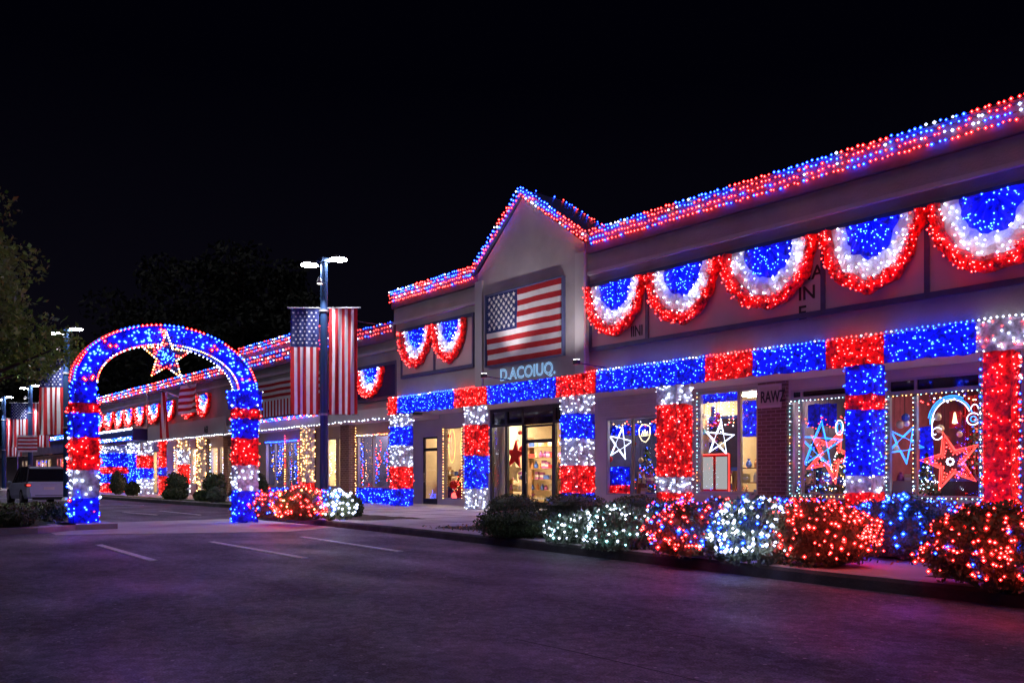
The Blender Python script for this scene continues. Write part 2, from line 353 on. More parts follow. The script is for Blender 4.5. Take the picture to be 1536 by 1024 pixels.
# planting beds: lumpy mulch sheets on the walk
def bed(poly, name, k='soil', zt=.20):
    xs = [p[0] for p in poly]; ys = [p[1] for p in poly]; mb = MB(); st = .28
    def inside(x, y):
        c = False; n = len(poly)
        for i in range(n):
            x0, y0 = poly[i]; x1, y1 = poly[(i+1) % n]
            if (y0 > y) != (y1 > y) and x < (x1-x0)*(y-y0)/(y1-y0)+x0: c = not c
        return c
    nx = int((max(xs)-min(xs))/st)+1; ny = int((max(ys)-min(ys))/st)+1
    def P(i, j):
        x = min(xs)+i*st; y = min(ys)+j*st
        if not inside(x, y): return (x, y, .13)
        return (x, y, zt+.05*noise.noise(Vector((x*3, y*3, 0)))-.03)
    for i in range(-1, nx+1):
        for j in range(-1, ny+1):
            q = [P(i, j), P(i+1, j), P(i+1, j+1), P(i, j+1)]
            if max(a[2] for a in q) > .14: mb.face(q, k)
    return tag(mb.build(name), kind='structure')
bed([(-14.6, 10.35), (-12, 10.1), (-9.7, 9.85), (-7.4, 9.6), (-6.2, 9.6), (-5.6, 10.7), (-4.0, 11.2), (-1, 11.2), (6, 11), (6, 15.8), (-14.3, 15.8)], 'mulch_bed')
bed([(-4.1, 9.15), (-2.8, 9.05), (5, 8.75), (5, 10.4), (-3.0, 10.4), (-4.0, 9.7)], 'mulch_bed')
bed([(-24.1, 10.7), (-18.2, 10.5), (-17.9, 12.2), (-24.1, 12.6)], 'mulch_bed')
bed([(-110, 13.5), (-33, 13.5), (-32, 14.4), (-110, 14.9)], 'grass_strip', 'grass', .19)
# island on the left
isl = [(-20.3, 4.0), (-21.0, 4.9), (-22.6, 5.3), (-26, 6.4), (-30, 7.6), (-36, 8.3), (-40, 7.9), (-40, -4), (-26, -2), (-21, 2)]
g = MB(); g.prism(isl, 0, .13, 'kerb'); struct('island_kerb', g)
bed([(-20.9, 4.0), (-22.6, 4.9), (-30, 7.1), (-36, 7.9), (-39.6, 7.5), (-39.6, -3.4), (-26, -1.4), (-21.4, 2.2)], 'island_grass', 'grass', .19)

# ------------------------------------------------------------------ text helper
def text(s, size, k, loc, parent=None, outline=False, name='lettering', rot=(PI/2, 0, 0), depth=.006, sx=1.0):
    cu = bpy.data.curves.new(name, 'FONT'); cu.body = s; cu.size = size; cu.resolution_u = 3
    if outline: cu.fill_mode = 'NONE'; cu.bevel_depth = .009; cu.bevel_resolution = 0
    else: cu.extrude = depth; cu.offset = size*.012
    o = bpy.data.objects.new(name, cu); C.objects.link(o)
    dg = bpy.context.evaluated_depsgraph_get(); me = bpy.data.meshes.new_from_object(o.evaluated_get(dg))
    bpy.data.objects.remove(o); me.materials.clear(); me.materials.append(M[k])
    n = bpy.data.objects.new(name, me); C.objects.link(n); n.location = loc; n.rotation_euler = rot; n.scale = (sx, 1, 1)
    if parent is not None:
        n.parent = parent; n.matrix_parent_inverse = Matrix.Translation(-Vector(parent['_w']) if '_w' in parent else Vector())
    return n

# ------------------------------------------------------------------ flags
def starpts(cx, cz, r, rot=0, inner=.40):
    return [(cx+(r if i % 2 == 0 else r*inner)*math.sin(rot+i*PI/5), cz+(r if i % 2 == 0 else r*inner)*math.cos(rot+i*PI/5)) for i in range(10)]
def cloth(W, Hh, colf, nx, nz, wave, stars=(), mb=None, off=(0, 0, 0), ax=(1, 0)):
    """hanging cloth; local x to the right, z down from the top edge; ax = direction of local x in plan"""
    mb = mb or MB(); n = (ax[1], -ax[0])            # towards the viewer's side
    def P(u, v, lift=0):
        d = wave(u, v)+lift; x = u*W
        return (off[0]+ax[0]*x+n[0]*d, off[1]+ax[1]*x+n[1]*d, off[2]-v*Hh)
    for i in range(nx):
        for j in range(nz):
            mb.face((P(i/nx, j/nz), P(i/nx, (j+1)/nz), P((i+1)/nx, (j+1)/nz), P((i+1)/nx, j/nz)), colf((i+.5)/nx, (j+.5)/nz))
    for (u, v, r) in stars:
        pts = starpts(0, 0, r)
        mb.face([P(u+a/W, v-c/Hh, .012) for a, c in reversed(pts)], 'f_white')
    return mb
def union_stars(u0, u1, v0, v1, r, cols=6, rows=5):
    out = []
    for i in range(rows*2-1):
        n = cols if i % 2 == 0 else cols-1
        for j in range(n):
            x = (j+.5 + (0 if i % 2 == 0 else .5))/cols
            out.append((u0+(u1-u0)*x, v0+(v1-v0)*(i+.8)/(rows*2-1+.6), r))
    return out

# ------------------------------------------------------------------ light-net patches and string lights
BK = {'red': 'b_red', 'blue': 'b_blue', 'white': 'b_white', 'warm': 'b_warm'}
def net_box(mb, x0, x1, y0, y1, z0, z1, colour, dens, r, faces='f-r-l', mixb=None, seed=0):
    """fluffy lit net on a box: front (-y), right (+x), left (-x)"""
    k = colour+'_net'; st = .11
    def grid(o, u, v, n, U, V):
        nu = max(1, int(U/st)); nv = max(1, int(V/st))
        def P(i, j):
            p = Vector(o)+Vector(u)*U*i/nu+Vector(v)*V*j/nv
            d = .022*noise.noise(p*7+Vector((seed, 0, 0)))+.012*noise.noise(p*19)
            return p+Vector(n)*d+Vector((0, 0, .045*noise.noise(p*6)+.02*noise.noise(p*17)))
        for i in range(nu):
            for j in range(nv): mb.face((P(i, j), P(i+1, j), P(i+1, j+1), P(i, j+1)), k)
        cnt = int(U*V*dens+.5); m = max(1, int(math.sqrt(cnt*U/max(V, .01)))); l = max(1, round(cnt/m))
        for a in range(m):
            for b in range(l):
                p = Vector(o)+Vector(u)*U*min(.98, max(.02, (a+rnd(-.6, 1.6))/m))+Vector(v)*V*min(.97, max(.03, (b+rnd(-.6, 1.6))/l))+Vector(n)*rnd(.02, .05)
                kk = BK[colour]
                if mixb and random.random() < mixb[1]: kk = BK[mixb[0]]
                mb.bulb(p, r*rnd(.5, 1.45), kk)
    if 'f' in faces: grid((x0, y0, z0), (1, 0, 0), (0, 0, 1), (0, -1, 0), x1-x0, z1-z0)
    if 'r' in faces: grid((x1, y0, z0), (0, 1, 0), (0, 0, 1), (1, 0, 0), y1-y0, z1-z0)
    if 'l' in faces: grid((x0, y1, z0), (0, -1, 0), (0, 0, 1), (-1, 0, 0), y1-y0, z1-z0)
    if 'b' in faces: grid((x0, y1, z1), (1, 0, 0), (0, -1, 0), (0, 0, -1), x1-x0, y1-y0)
    if 'k' in faces: grid((x1, y1, z0), (-1, 0, 0), (0, 0, 1), (0, 1, 0), x1-x0, z1-z0)
def string(paths, spacing, r, colf, label, cat='string lights', wire=True, jit=.02, name='string_light', group=None):
    mb = MB(); c = 0
    for pi_, path in enumerate(paths):
        path = [Vector(p) for p in path]
        if wire: mb.tube(path, .006, 'wire', 4)
        for a, b in zip(path, path[1:]):
            L = (b-a).length; n = max(1, int(L/spacing))
            for i in range(n):
                p = a.lerp(b, (i+rnd(.3, .7))/n)+Vector((rnd(-jit, jit), rnd(-jit, 0)-.012, rnd(-jit, jit)))
                mb.bulb(p, r*rnd(.8, 1.2), colf(pi_, c, p)); c += 1
    return tag(mb.build(name), label, cat, group)

# ------------------------------------------------------------------ BUILDINGS
YW = 17.0                 # column / fascia / upper wall plane
YS = 19.3                 # recessed shop front plane
def xw(px): return on_y(px, YW)
def xs(px): return on_y(px, YS)
near = thing('shop_building', 'long lilac grey shopping row with a pointed gable and a framed flag', 'building', (-11, 17, 0))
far = thing('shop_building', 'lower row of shops with small buntings seen beyond and through the lit arch', 'building', (-50, 17, 0))
end = thing('shop_building', 'single storey shops farthest down the street with glowing windows behind the parked cars', 'building', (-105, 17, 0))

ZB0, ZB1 = 3.56, 4.12     # fascia band
XL, XR = xw(584), 7.0
XGL, XGR, XGA = xw(722), xw(882), xw(790)
# upper wall
g = MB()
g.box(XL+.35, XR, YW+.06, YW+.40, ZB1-.02, 7.45, 'stucco')
g.box(XL+.35, XL+.75, YW+.40, YW+12, 4.14, 7.45, 'stucco')
g.box(XR-.4, XR, YW+.40, YW+12, 0, 7.45, 'stucco')
g.box(XL+.75, XR-.4, YW+11.6, YW+12, 0, 7.45, 'stucco')
g.build('wall', near)
g = MB()                                                            # fascia and soffit
g.box(XL, XR, YW+.02, YW+.06, ZB0, ZB1, 'stucco2')
g.box(XL, XR, YW+.06, YS-.02, 3.68, 3.80, 'soffit')
g.box(XL, XL+.33, YW+.06, YS-.02, 3.80, ZB1, 'stucco2'); g.box(-29.15, XL, 18.49, YS-.02, 3.50, 3.72, 'soffit')
g.build('canopy', near)
g = MB(); g.box(XL+.75, XR-.4, YW+.40, YW+11.6, 6.9, 7.05, 'stucco'); g.build('roof', near)
g = MB()                                                            # projecting mouldings
for a, b in ((XL+.35, XGL-.02), (XGR+.02, XR)):
    g.box(a, b, YW-.02, YW+.06, 6.95, 7.43, 'stucco')
    g.box(a, b, YW-.06, YW+.055, 6.86, 6.95, 'stucco2')
g.build('cornice', near)
g = MB()
for a, b in ((XL+.30, XGL-.03), (XGR+.03, XR)):
    g.box(a, b, YW-.10, YW+.50, 7.45, 7.98, 'coping')
    g.box(a, b, YW-.14, YW+.52, 7.98, 8.04, 'frame_blue')
g.build('parapet', near)
# gable
ZG = 9.72
g = MB()
g.prism_y([(XGL, ZB1), (XGR, ZB1), (XGR, 7.75), (XGA, ZG), (XGL, 7.75)], YW-.14, YW+.3, 'stucco')
g.box(XGL-.06, XGL+.30, YW-.22, YW-.141, ZB1, 7.5, 'stucco2')
g.box(XGR-.30, XGR+.06, YW-.22, YW-.141, ZB1, 7.5, 'stucco2')
g.build('gable_wall', near)
g = MB()                                                            # gable roof slabs running back 1.7 m
for sx, xf in ((-1, XGL-.25), (1, XGR+.25)):
    g.prism_y([(XGA, ZG+.02), (xf, 7.72), (xf, 7.90), (XGA, ZG+.22)], YW-.22, YW+1.6, 'frame_blue')
g.build('gable_roof', near)
g = MB()
g.prism_y([(XGL, 7.05), (XGR, 7.05), (XGR, 7.72), (XGA, ZG-.02), (XGL, 7.72)], YW+1.4, YW+1.55, 'stucco'); g.build('gable_back_wall', near)

# sign panels : frame and panels on the upper wall
def sign_band(parent, xa, xb, z0, z1, divs, Y, name='sign_frame'):
    fr = MB(); t = .12
    fr.box(xa, xb, Y-.07, Y, z0, z0+t, 'frame_blue'); fr.box(xa, xb, Y-.07, Y, z1-t, z1, 'frame_blue')
    xx = [xa]+divs+[xb]
    fr.box(xa, xa+.08, Y-.068, Y, z0+t, z1-t, 'frame_blue'); fr.box(xb-.08, xb, Y-.068, Y, z0+t, z1-t, 'frame_blue')
    for d in divs: fr.box(d-.05, d+.05, Y-.068, Y, z0+t, z1-t, 'frame_blue')
    f = fr.build(name, parent)
    if '_w' not in f: f['_w'] = list(parent['_w'])
    for a, b in zip(xx, xx[1:]):
        p = MB(); p.box(a+.05, b-.05, Y-.03, Y-.002, z0+t, z1-t, 'panel')
        q = p.build('sign_panel', f); q.matrix_parent_inverse = Matrix()
    del f['_w']
    return f
YU = YW+.06
sf = sign_band(near, xw(884), 6.0, 4.72, 6.60, [xw(970), xw(1234), xw(1390), -4.3, -1.2, 2.0], YU)
sf2 = sign_band(near, xw(601), xw(710), 4.82, 6.62, [xw(651)], YU)
for s_, px, z, sz in (('OWMEOR', 1266, 6.13, .42), ('AOAAR', 1436, 6.07, .50)):
    text(s_, sz, 'ink', (xw(px), YU-.035, z), near, depth=.008, name='sign_lettering')
text('NA\nIN\nE', .42, 'ink', (xw(1196), YU-.035, 5.55), near, depth=.008, name='sign_lettering')
text('IINI', .40, 'ink', (xw(945), YU-.035, 4.95), near, depth=.008, name='sign_lettering', sx=.7)

# columns
COLS = [(585, [('white', 640), ('blue', 668), ('white', 700), ('red', 733), ('blue', 766)], .62),
        (697, [('white', 637), ('red', 683), ('blue', 732), ('white', 772)], .56),
        (841, [('white', 621), ('blue', 658), ('white', 698), ('red', 739), ('blue', 779)], .70),
        (985, [('white', 607), ('red', 715), ('white', 738), ('red', 786)], .64),
        (1268, [('blue', 593), ('red', 615), ('blue', 713), ('white', 738), ('red', 805)], .57),
        (1475, [('red', 700), ('red', 812)], .47), (1720, [('blue', 640), ('red', 700), ('white', 830)], .5)]
CLAB = ['leftmost tall column of the gabled shop, bands white blue white red blue', 'column wrapped white, red, blue, white, second from the left end of the canopy',
        'column under right edge of gable wrapped white, blue, white and red', 'column wrapped mostly in red with white above and below, beside the shield sign window',
        'column wrapped mostly in blue lights with a narrow red band near its top', 'column wrapped wholly in red lights near the right edge of the picture', 'column beyond the right side of the big red neon star window']
WR = .026
for (px, bands, a), lab in zip(COLS, CLAB):
    x = xw(px)+.03
    c = MB(); c.box(x, x+a-.06, YW+.03, YW+a-.03, .15, 3.70, 'stucco2'); c.build('column', near)
    t = thing('column_light_wrap', 'lit '+lab, 'light wrap', (x, YW, .15), 'lit column wraps along the shop front')
    zt = ZB0-.01
    for i, (col, py) in enumerate(bands):
        zb = max(.17, zz(px+6, py, YW))
        m = MB(); xx = x-.03
        net_box(m, xx, xx+a, YW, YW+a, zb, zt, col, 48, WR, 'frl', seed=i*3.1, mixb=('white', .04) if col == 'red' else None)
        m.build('light_band', t); zt = zb
# fascia band
seg = [(584, 598, 'red'), (598, 683, 'blue'), (683, 733, 'red'), (733, 836, 'blue'), (836, 896, 'red'), (896, 1060, 'blue'), (1060, 1131, 'red'), (1131, 1241, 'blue'), (1241, 1328, 'red'), (1328, 1466, 'blue'), (1466, 1560, 'white'), (1560, 1800, 'blue')]
t = thing('fascia_light_wrap', 'long band of red and blue lit netting along the canopy edge above all the columns', 'light wrap', (-11, 17, ZB0))
for i, (a, b, col) in enumerate(seg):
    m = MB(); net_box(m, xw(a), xw(b), YW-.06, YW+.0, ZB0-.02, ZB1, col, 66, .023, 'fb' if i else 'flb', seed=i*2.3, mixb=('red', .3) if col == 'white' else None)
    # top rope
    L = xw(b)-xw(a); n = int(L/.10)
    for q in range(n):
        m.bulb((xw(a)+L*(q+.5)/n, YW-.07, ZB1+.035+rnd(-.012, .012)), .027, 'b_white' if random.random() < .22 else BK[col])
    m.build('light_band', t)
def white_drop(pi_, c, p): return 'b_white'
string([[(XL+.3, YW+.25, 3.66), (xw(841), YW+.25, 3.66)], [(xw(900), YW+.3, 3.66), (xw(1130), YW+.3, 3.66)], [(xw(1150), YW+.3, 3.66), (XR-2, YW+.3, 3.66)]], .34, .022, white_drop,
       'sparse white bulbs hung under the canopy ceiling between the wrapped columns', jit=.06)

# roofline string lights
def rb(pi_, c, p):
    k = (p.x*.75 + p.z*.5) % 2.0 < 1.2
    if pi_ == 0: return ('b_blue' if random.random() < .8 else 'b_white') if k else 'b_red'
    if pi_ == 1: return ('b_blue' if random.random() < .75 else 'b_red') if k else ('b_red' if random.random() < .85 else 'b_white')
    if pi_ == 2: return 'b_blue' if (not k and random.random() < .6) else ('b_red' if random.random() < .85 else 'b_white')
    return 'b_red' if random.random() < .82 else 'b_blue'
def runs(path, rows): return [[(x, y+dy, z+dz) for x, y, z in path] for dy, dz in rows]
RW = [(-.03, .015), (-.03, -.10), (0, -.22), (0, -.36)]
pR = [(XGR+.2, YW-.14, 8.04), (XR, YW-.14, 8.04)]
string(runs(pR, RW), .115, .038, rb, 'rows of red and blue bulbs along the long right hand roof edge')
pL = [(XL+.25, YW-.14, 8.04), (XGL-.2, YW-.14, 8.04)]
string(runs(pL, RW), .12, .039, rb, 'rows of red and blue bulbs on the short roof edge left of the gable')
pG = [(XGL-.25, YW-.26, 7.93), (XGA, YW-.26, ZG+.25), (XGR+.25, YW-.26, 7.93)]
string(runs(pG, [(0, .03), (-.01, -.10), (-.01, -.22)]), .14, .040, rb, 'rows of red and blue bulbs outlining the pointed gable front')
string([[(XGA, YW+1.5, ZG+.27), (XGR+.25, YW+1.5, 8.0)], [(XGA+.1, YW+1.6, ZG+.13), (XGR+.25, YW+1.6, 7.88)], [(XGR+.3, YW+1.5, 8.0), (XGR+.3, YW+.1, 8.05)]], .16, .03, lambda a, b, c: 'b_red' if random.random() < .7 else 'b_blue', 'red bulbs on the rear slope behind the gable peak')
string([[(XGA, YW+.1, ZG+.27), (XGA, YW+1.5, ZG+.27)]], .5, .035, lambda a, b, c: 'b_blue', 'few blue bulbs along the gable ridge top')

# framed flag on the gable and neon letters under it
fx0, fx1, fz0, fz1 = xw(738), xw(852), 4.74, 6.93
fl = thing('wall_flag', 'large framed stars and stripes flag on the gable wall', 'flag', ((fx0+fx1)/2, YW-.3, fz0))
def hcol(u, v):
    row = int(v*13)
    if u < .42 and row < 7: return 'f_blue'
    return 'f_red' if row % 2 == 0 else 'f_white'
def hwave(u, v): return .018*math.sin(9*u+5*v)+.010*math.sin(40*(u+v*.5)+3*math.sin(7*v))*(.4+v*.4)+.022*noise.noise(Vector((u*5, v*4, 1)))
m = cloth(fx1-fx0, fz1-fz0, hcol, 100, 52, hwave, union_stars(0.01, .41, .01, 7/13-.02, .085, 6, 5), off=(fx0, YW-.21, fz1)); m.build('cloth', fl, smooth=False)
m = MB(); e = .045
m.box(fx0-e, fx1+e, YW-.27, YW-.14, fz0-e, fz0-.005, 'frame_blue'); m.box(fx0-e, fx1+e, YW-.27, YW-.14, fz1+.005, fz1+e, 'frame_blue')
m.box(fx0-e, fx0-.005, YW-.268, YW-.14, fz0-.005, fz1+.005, 'frame_blue'); m.box(fx1+.005, fx1+e, YW-.268, YW-.14, fz0-.005, fz1+.005, 'frame_blue'); m.build('frame', fl)
o = text('D.ACOIUQ.', .50, 'n_text', (xw(757), YW-.20, 4.22), outline=True, name='neon_sign', sx=.98)
tag(o, 'blue white neon letters on the gable wall just under the framed flag', 'neon sign')

# two small floodlights added on the canopy edge to brighten the framed flag
for i, px in enumerate((729, 868)):
    X = on_y(px, YW-1.1); t = thing('floodlight', ['small floodlight on the canopy edge below the left part of the framed flag', 'small floodlight on the canopy edge at the right foot of the gable'][i], 'floodlight', (X, YW-.7, 4.2))
    m = MB(); m.tube([(X, YW-.02, 4.2), (X, YW-1.12, 4.24)], .018, 'dark_metal'); m.build('arm', t)
    m = MB(); m.box(X-.08, X+.08, YW-1.24, YW-1.12, 4.20, 4.32, 'dark_metal'); h = m.build('lamp_housing', t)
    m = MB(); m.box(X-.07, X+.07, YW-1.235, YW-1.125, 4.322, 4.33, 'lamp_lens_small'); q = m.build('lens', h); q.matrix_parent_inverse = Matrix()
    ld = bpy.data.lights.new('flood_beam', 'SPOT'); ld.energy = 230; ld.spot_size = R(80); ld.spot_blend = 1; ld.shadow_soft_size = .06; ld.color = (1, .93, .95)
    lo = bpy.data.objects.new('flood_beam', ld); C.objects.link(lo); lo.parent = t; lo.location = (0, -.48, .17)
    v = Vector(((fx0+fx1)/2-X, .98, 7.5-4.37)); lo.rotation_euler = v.to_track_quat('-Z', 'Y').to_euler()

# ------------------------------------------------------------------ buntings
def bunting(x0, x1, zt, zb, Y, label, group='red white and blue lit buntings', r=.026, dens=1.0):
    cx, hw, hh = (x0+x1)/2, (x1-x0)/2, zt-zb
    t = thing('bunting', label, 'bunting', (cx, Y, zb), group)
    sd = x0*3.7
    for nm, a, b, k, kb, n in (('blue_fan', .0, .50, 'blue_tinsel', 'b_blue', 46), ('white_fan', .50, .78, 'white_tinsel', 'b_white', 52), ('red_fan', .78, .98, 'red_tinsel', 'b_red', 85)):
        m = MB(); NA, NR = 30, 5 if nm != 'red_fan' else 6
        red = nm == 'red_fan'
        def P(i, j):
            th = PI*i/NA; f = a+(b-a)*j/NR
            wob = .07*noise.noise(Vector((math.cos(th)*4+sd, math.sin(th)*4, .5)))+(.02*math.sin(th*13) if red and j == NR else 0)
            f2 = f+wob*(1 if f > .01 else 0)
            puff = math.sin(PI*j/NR)*(.09 if red else .035) + (.05 if red else 0)
            x = cx-hw*f2*math.cos(th)*(1 if not red else 1.0); z = zt-hh*f2*math.sin(th)
            if not red: z = min(z, zt)
            d = puff+.03*noise.noise(Vector((x*6, z*6, 1)))+.02*math.sin(th*16)
            return (x, Y-.02-d, z)
        for i in range(NA):
            for j in range(NR): m.face((P(i, j), P(i, j+1), P(i+1, j+1), P(i+1, j)), k)
        if red:                                                     # tufts closing the garland to the wall
            for i in range(NA):
                p, q = P(i, NR), P(i+1, NR); m.face((p, (p[0], Y, p[2]), (q[0], Y, q[2]), q), k)
                p, q = P(i, 0), P(i+1, 0); m.face((q, (q[0], Y, q[2]), (p[0], Y, p[2]), p), k)
            for i in range(260):
                th = rnd(0, PI); f = rnd(a+.01, b+.01); x = cx-hw*f*math.cos(th); z = zt-hh*f*math.sin(th)
                m.leaf((x, Y-.12+rnd(-.05, .02), z), .09, k)
        for i in range(int(n*dens)):
            while True:
                th = rnd(0, PI); f = math.sqrt(rnd(a*a, b*b))
                if not (nm == 'blue_fan' and f > b-.03): break
            x = cx-hw*f*math.cos(th); z = zt-hh*f*math.sin(th)-.02
            m.bulb((x, Y-(.19 if red else .10)-rnd(0, .03), z), r*rnd(.75, 1.15), kb)
        m.build(nm, t)
    return t
zT, zBt = 6.50, 5.02
BY = YU-.07
BN = [(880, 970, 'first bunting right of the gable, smallest looking of the long row'), (971, 1081, 'second bunting right of the gable, over the shield sign window'),
      (1082, 1229, 'third bunting right of the gable, beside small lettered panel'), (1231, 1391, 'fourth bunting right of the gable, under faint black sign letters')]
for a, b, lab in BN: bunting(xw(a), xw(b), zT, zBt, BY, lab)
bunting(xw(1391), -4.95, zT+.02, zBt-.03, BY, 'bunting cut by the right edge under tall black sign letters', r=.028)
bunting(-4.9, -2.5, zT, zBt, BY, 'bunting past the right edge of the long row')
bunting(xw(601), xw(651), 6.50, 5.12, BY, 'left one of two buntings on the framed panel left of the gable', r=.028, dens=.8)
bunting(xw(651), xw(702), 6.50, 5.12, BY, 'right one of two buntings on the framed panel left of the gable', r=.028, dens=.8)

# ------------------------------------------------------------------ shop fronts
def front_wall(ops, X0, X1, z0, z1, Y, k, parent, t=.18, name='shop_front_wall'):
    m = MB(); ops = sorted(ops); x = X0
    for a, b, za, zb in ops:
        if a > x: m.box(x, a, Y, Y+t, z0, z1, k)
        if zb < z1: m.box(a, b, Y, Y+t, zb, z1, k)
        if za > z0+.01: m.box(a, b, Y, Y+t, z0, za, k)
        x = b
    if x < X1: m.box(x, X1, Y, Y+t, z0, z1, k)
    return m.build(name, parent)
def window(parent, a, b, za, zb, Y, mull=(), transom=None, fk='alu', dark_top=True, w=.06):
    fr = MB(); e = .002
    fr.box(a+e, b-e, Y-.03, Y+.08, za+e, za+w, fk); fr.box(a+e, b-e, Y-.03, Y+.08, zb-w, zb-e, fk)
    for x0, x1 in [(a+e, a+w), (b-w, b-e)]+[(q-w/2, q+w/2) for q in mull]: fr.box(x0, x1, Y-.028, Y+.078, za+w, zb-w, fk)
    if transom: fr.box(a+w, b-w, Y-.034, Y+.074, transom-.05, transom+.05, fk)
    f = fr.build('window', parent)
    xx = [a+w/2]+list(mull)+[b-w/2]
    for x0, x1 in zip(xx, xx[1:]):
        p = MB(); p.box(x0, x1, Y+.02, Y+.028, za+w/2, (transom or zb-w/2), 'glass')
        q = p.build('pane', f); q.matrix_parent_inverse = Matrix()
    if transom:
        p = MB(); p.box(a+w/2, b-w/2, Y+.02, Y+.03, transom, zb-w/2, 'dark_glass' if dark_top else 'glass'); q = p.build('transom_pane', f); q.matrix_parent_inverse = Matrix()
    return f
G = .15
zS = .74
o_door0 = (xs(634), xs(656), G, zz(645, 655, YS)); o_w0 = (xs(666), xs(694), .36, zz(680, 640, YS))
o_1 = (xs(735), xs(851), G, 3.66); o_2 = (xs(909), xs(992), .66, zz(945, 625, YS))
o_3 = (xs(1047), xs(1139), zS, 3.60); o_4 = (xs(1186), xs(1276), zS, 3.42); o_5 = (xs(1331), xs(1472), zS, 3.47); o_6 = (xs(1560), 4.0, zS, 3.47)
front_wall([o_door0, o_w0, o_1, o_2, o_3, o_4, o_5, o_6], -29.12, XR-.4, G-.02, 3.7, YS, 'stucco2', near)
m = MB(); m.box(xs(1140), xs(1183), YS-.10, YS-.002, G, 3.66, 'brick'); m.build('brick_pier', near)
m = MB(); a, b = xs(1141), xs(1176); m.box(a, b, YS-.14, YS-.102, 3.0, 3.60, 'panel'); m.box(a+.06, b-.06, YS-.146, YS-.141, 3.06, 3.54, 'shutter'); m.build('pier_sign', near)
text('RAWZ', .42, 'ink', (a+.09, YS-.152, 3.14), near, name='sign_lettering', sx=.58)
# door 0
def door(parent, a, b, z1, Y, zt, fk='dark_metal', lab=None):
    m = MB(); w = .07
    m.box(a, a+w, Y, Y+.08, G, z1, fk); m.box(b-w, b, Y, Y+.08, G, z1, fk); m.box(a+w, b-w, Y+.001, Y+.079, G, G+.22, fk); m.box(a+w, b-w, Y+.001, Y+.079, zt-.06, zt+.06, fk); m.box(a+w, b-w, Y+.001, Y+.079, z1-w, z1, fk)
    d = m.build('door', parent)
    p = MB(); p.box(a+w/2, b-w/2, Y+.03, Y+.038, G+.1, z1-w/2, 'glass'); q = p.build('pane', d); q.matrix_parent_inverse = Matrix()
    h = MB(); h.tube([(a+w+.04, Y-.05, G+.85), (a+w+.04, Y-.05, G+1.25)], .014, 'alu'); h.tube([(a+w+.04, Y-.05, G+.9), (a+w+.04, Y+.0, G+.9)], .01, 'alu'); h.tube([(a+w+.04, Y-.05, G+1.2), (a+w+.04, Y+.0, G+1.2)], .01, 'alu')
    q = h.build('handle', d); q.matrix_parent_inverse = Matrix()
    return d
door(near, o_door0[0], o_door0[1], o_door0[3], YS+.03, o_door0[3]-.5)
window(near, *o_w0, YS+.03)
# bay 1 : dark entrance
zt1 = zz(790, 635, YS)
window(near, o_1[0], xs(786), o_1[2], o_1[3], YS+.03, (xs(759),), zt1, 'dark_metal', w=.12)
window(near, xs(829), o_1[1], o_1[2], o_1[3], YS+.03, (), zt1, 'dark_metal', w=.12)
m = MB(); m.box(xs(786), xs(829), YS, YS+.1, zt1-.05, 3.66, 'dark_glass'); m.build('transom_panel', near)
door(near, xs(786)+.005, xs(829)-.005, zt1-.06, YS+.03, zz(808, 663, YS)+.05)
# bay 2 with roller shutter box
window(near, *o_2, YS+.03, (xs(948),))
m = MB(); a, b = xs(902), xs(994)
for i in range(8): m.box(a, b, YS-.16+.008*(i % 2), YS-.002, o_2[3]+.04+i*.075, o_2[3]+.112+i*.075, 'shutter')
m.build('shutter_box', near)
window(near, *o_3, YS+.03, (xs(1108),), fk='alu', w=.09)
window(near, *o_4, YS+.03, (xs(1202),), zz(1230, 596, YS))
window(near, *o_5, YS+.03, (xs(1373),), zz(1400, 586, YS))
window(near, *o_6, YS+.03, (0.5, 2.2), 2.75)

# rooms
def room(parent, a, b, Y, wall, lampk='ceil', depth=5.0, zc=3.66, lamps=1, lz=.5, gz=G):
    m = MB()
    m.box(a, a+.06, Y+.19, Y+depth, gz, zc, wall); m.box(b-.06, b, Y+.19, Y+depth, gz, zc, wall); m.box(a+.06, b-.06, Y+depth-.06, Y+depth, gz, zc, wall)
    m.box(a+.06, b-.06, Y+.19, Y+depth-.06, zc-.04, zc+.03, 'whitegood'); m.box(a+.06, b-.06, Y+.19, Y+depth-.06, gz-.05, gz+.003, 'carpet')
    m.build('shop_interior', parent)
    for i in range(lamps):
        x = a+(b-a)*(i+.5)/lamps; l = MB(); l.box(x-lz, x+lz, Y+1.6, Y+2.2, zc-.09, zc-.05, lampk); l.build('ceiling_light', parent)
M['wall_warm'] = mat('warm_wall', (.62, .48, .30), .8, var=.1)
M['wall_dark'] = mat('dark_wall', (.13, .10, .15), .8, var=.3)
M['wall_navy'] = mat('navy_wall', (.035, .035, .10), .7, var=.3)
M['wall_wine'] = mat('wine_wall', (.26, .05, .07), .8, var=.3)
M['wall_grey'] = mat('pale_wall', (.45, .38, .34), .8, var=.1)
M['ceil_dim'] = emit('ceiling_panel_dim', (1, .78, .65), 42)
room(near, -29.0, xs(697)-.05, YS, 'wall_warm', 'ceil', lz=.35)
room(near, xs(700), xs(880), YS, 'wall_warm', lamps=3)
room(near, xs(883), xs(1010), YS, 'wall_navy', 'ceil_dim')
room(near, xs(1020), xs(1142), YS, 'wall_warm', 'ceil')
room(near, xs(1146), xs(1300), YS, 'wall_dark', 'ceil_dim', lamps=1)
room(near, xs(1303), XR-.5, YS, 'wall_wine', 'ceil_dim', lamps=3)

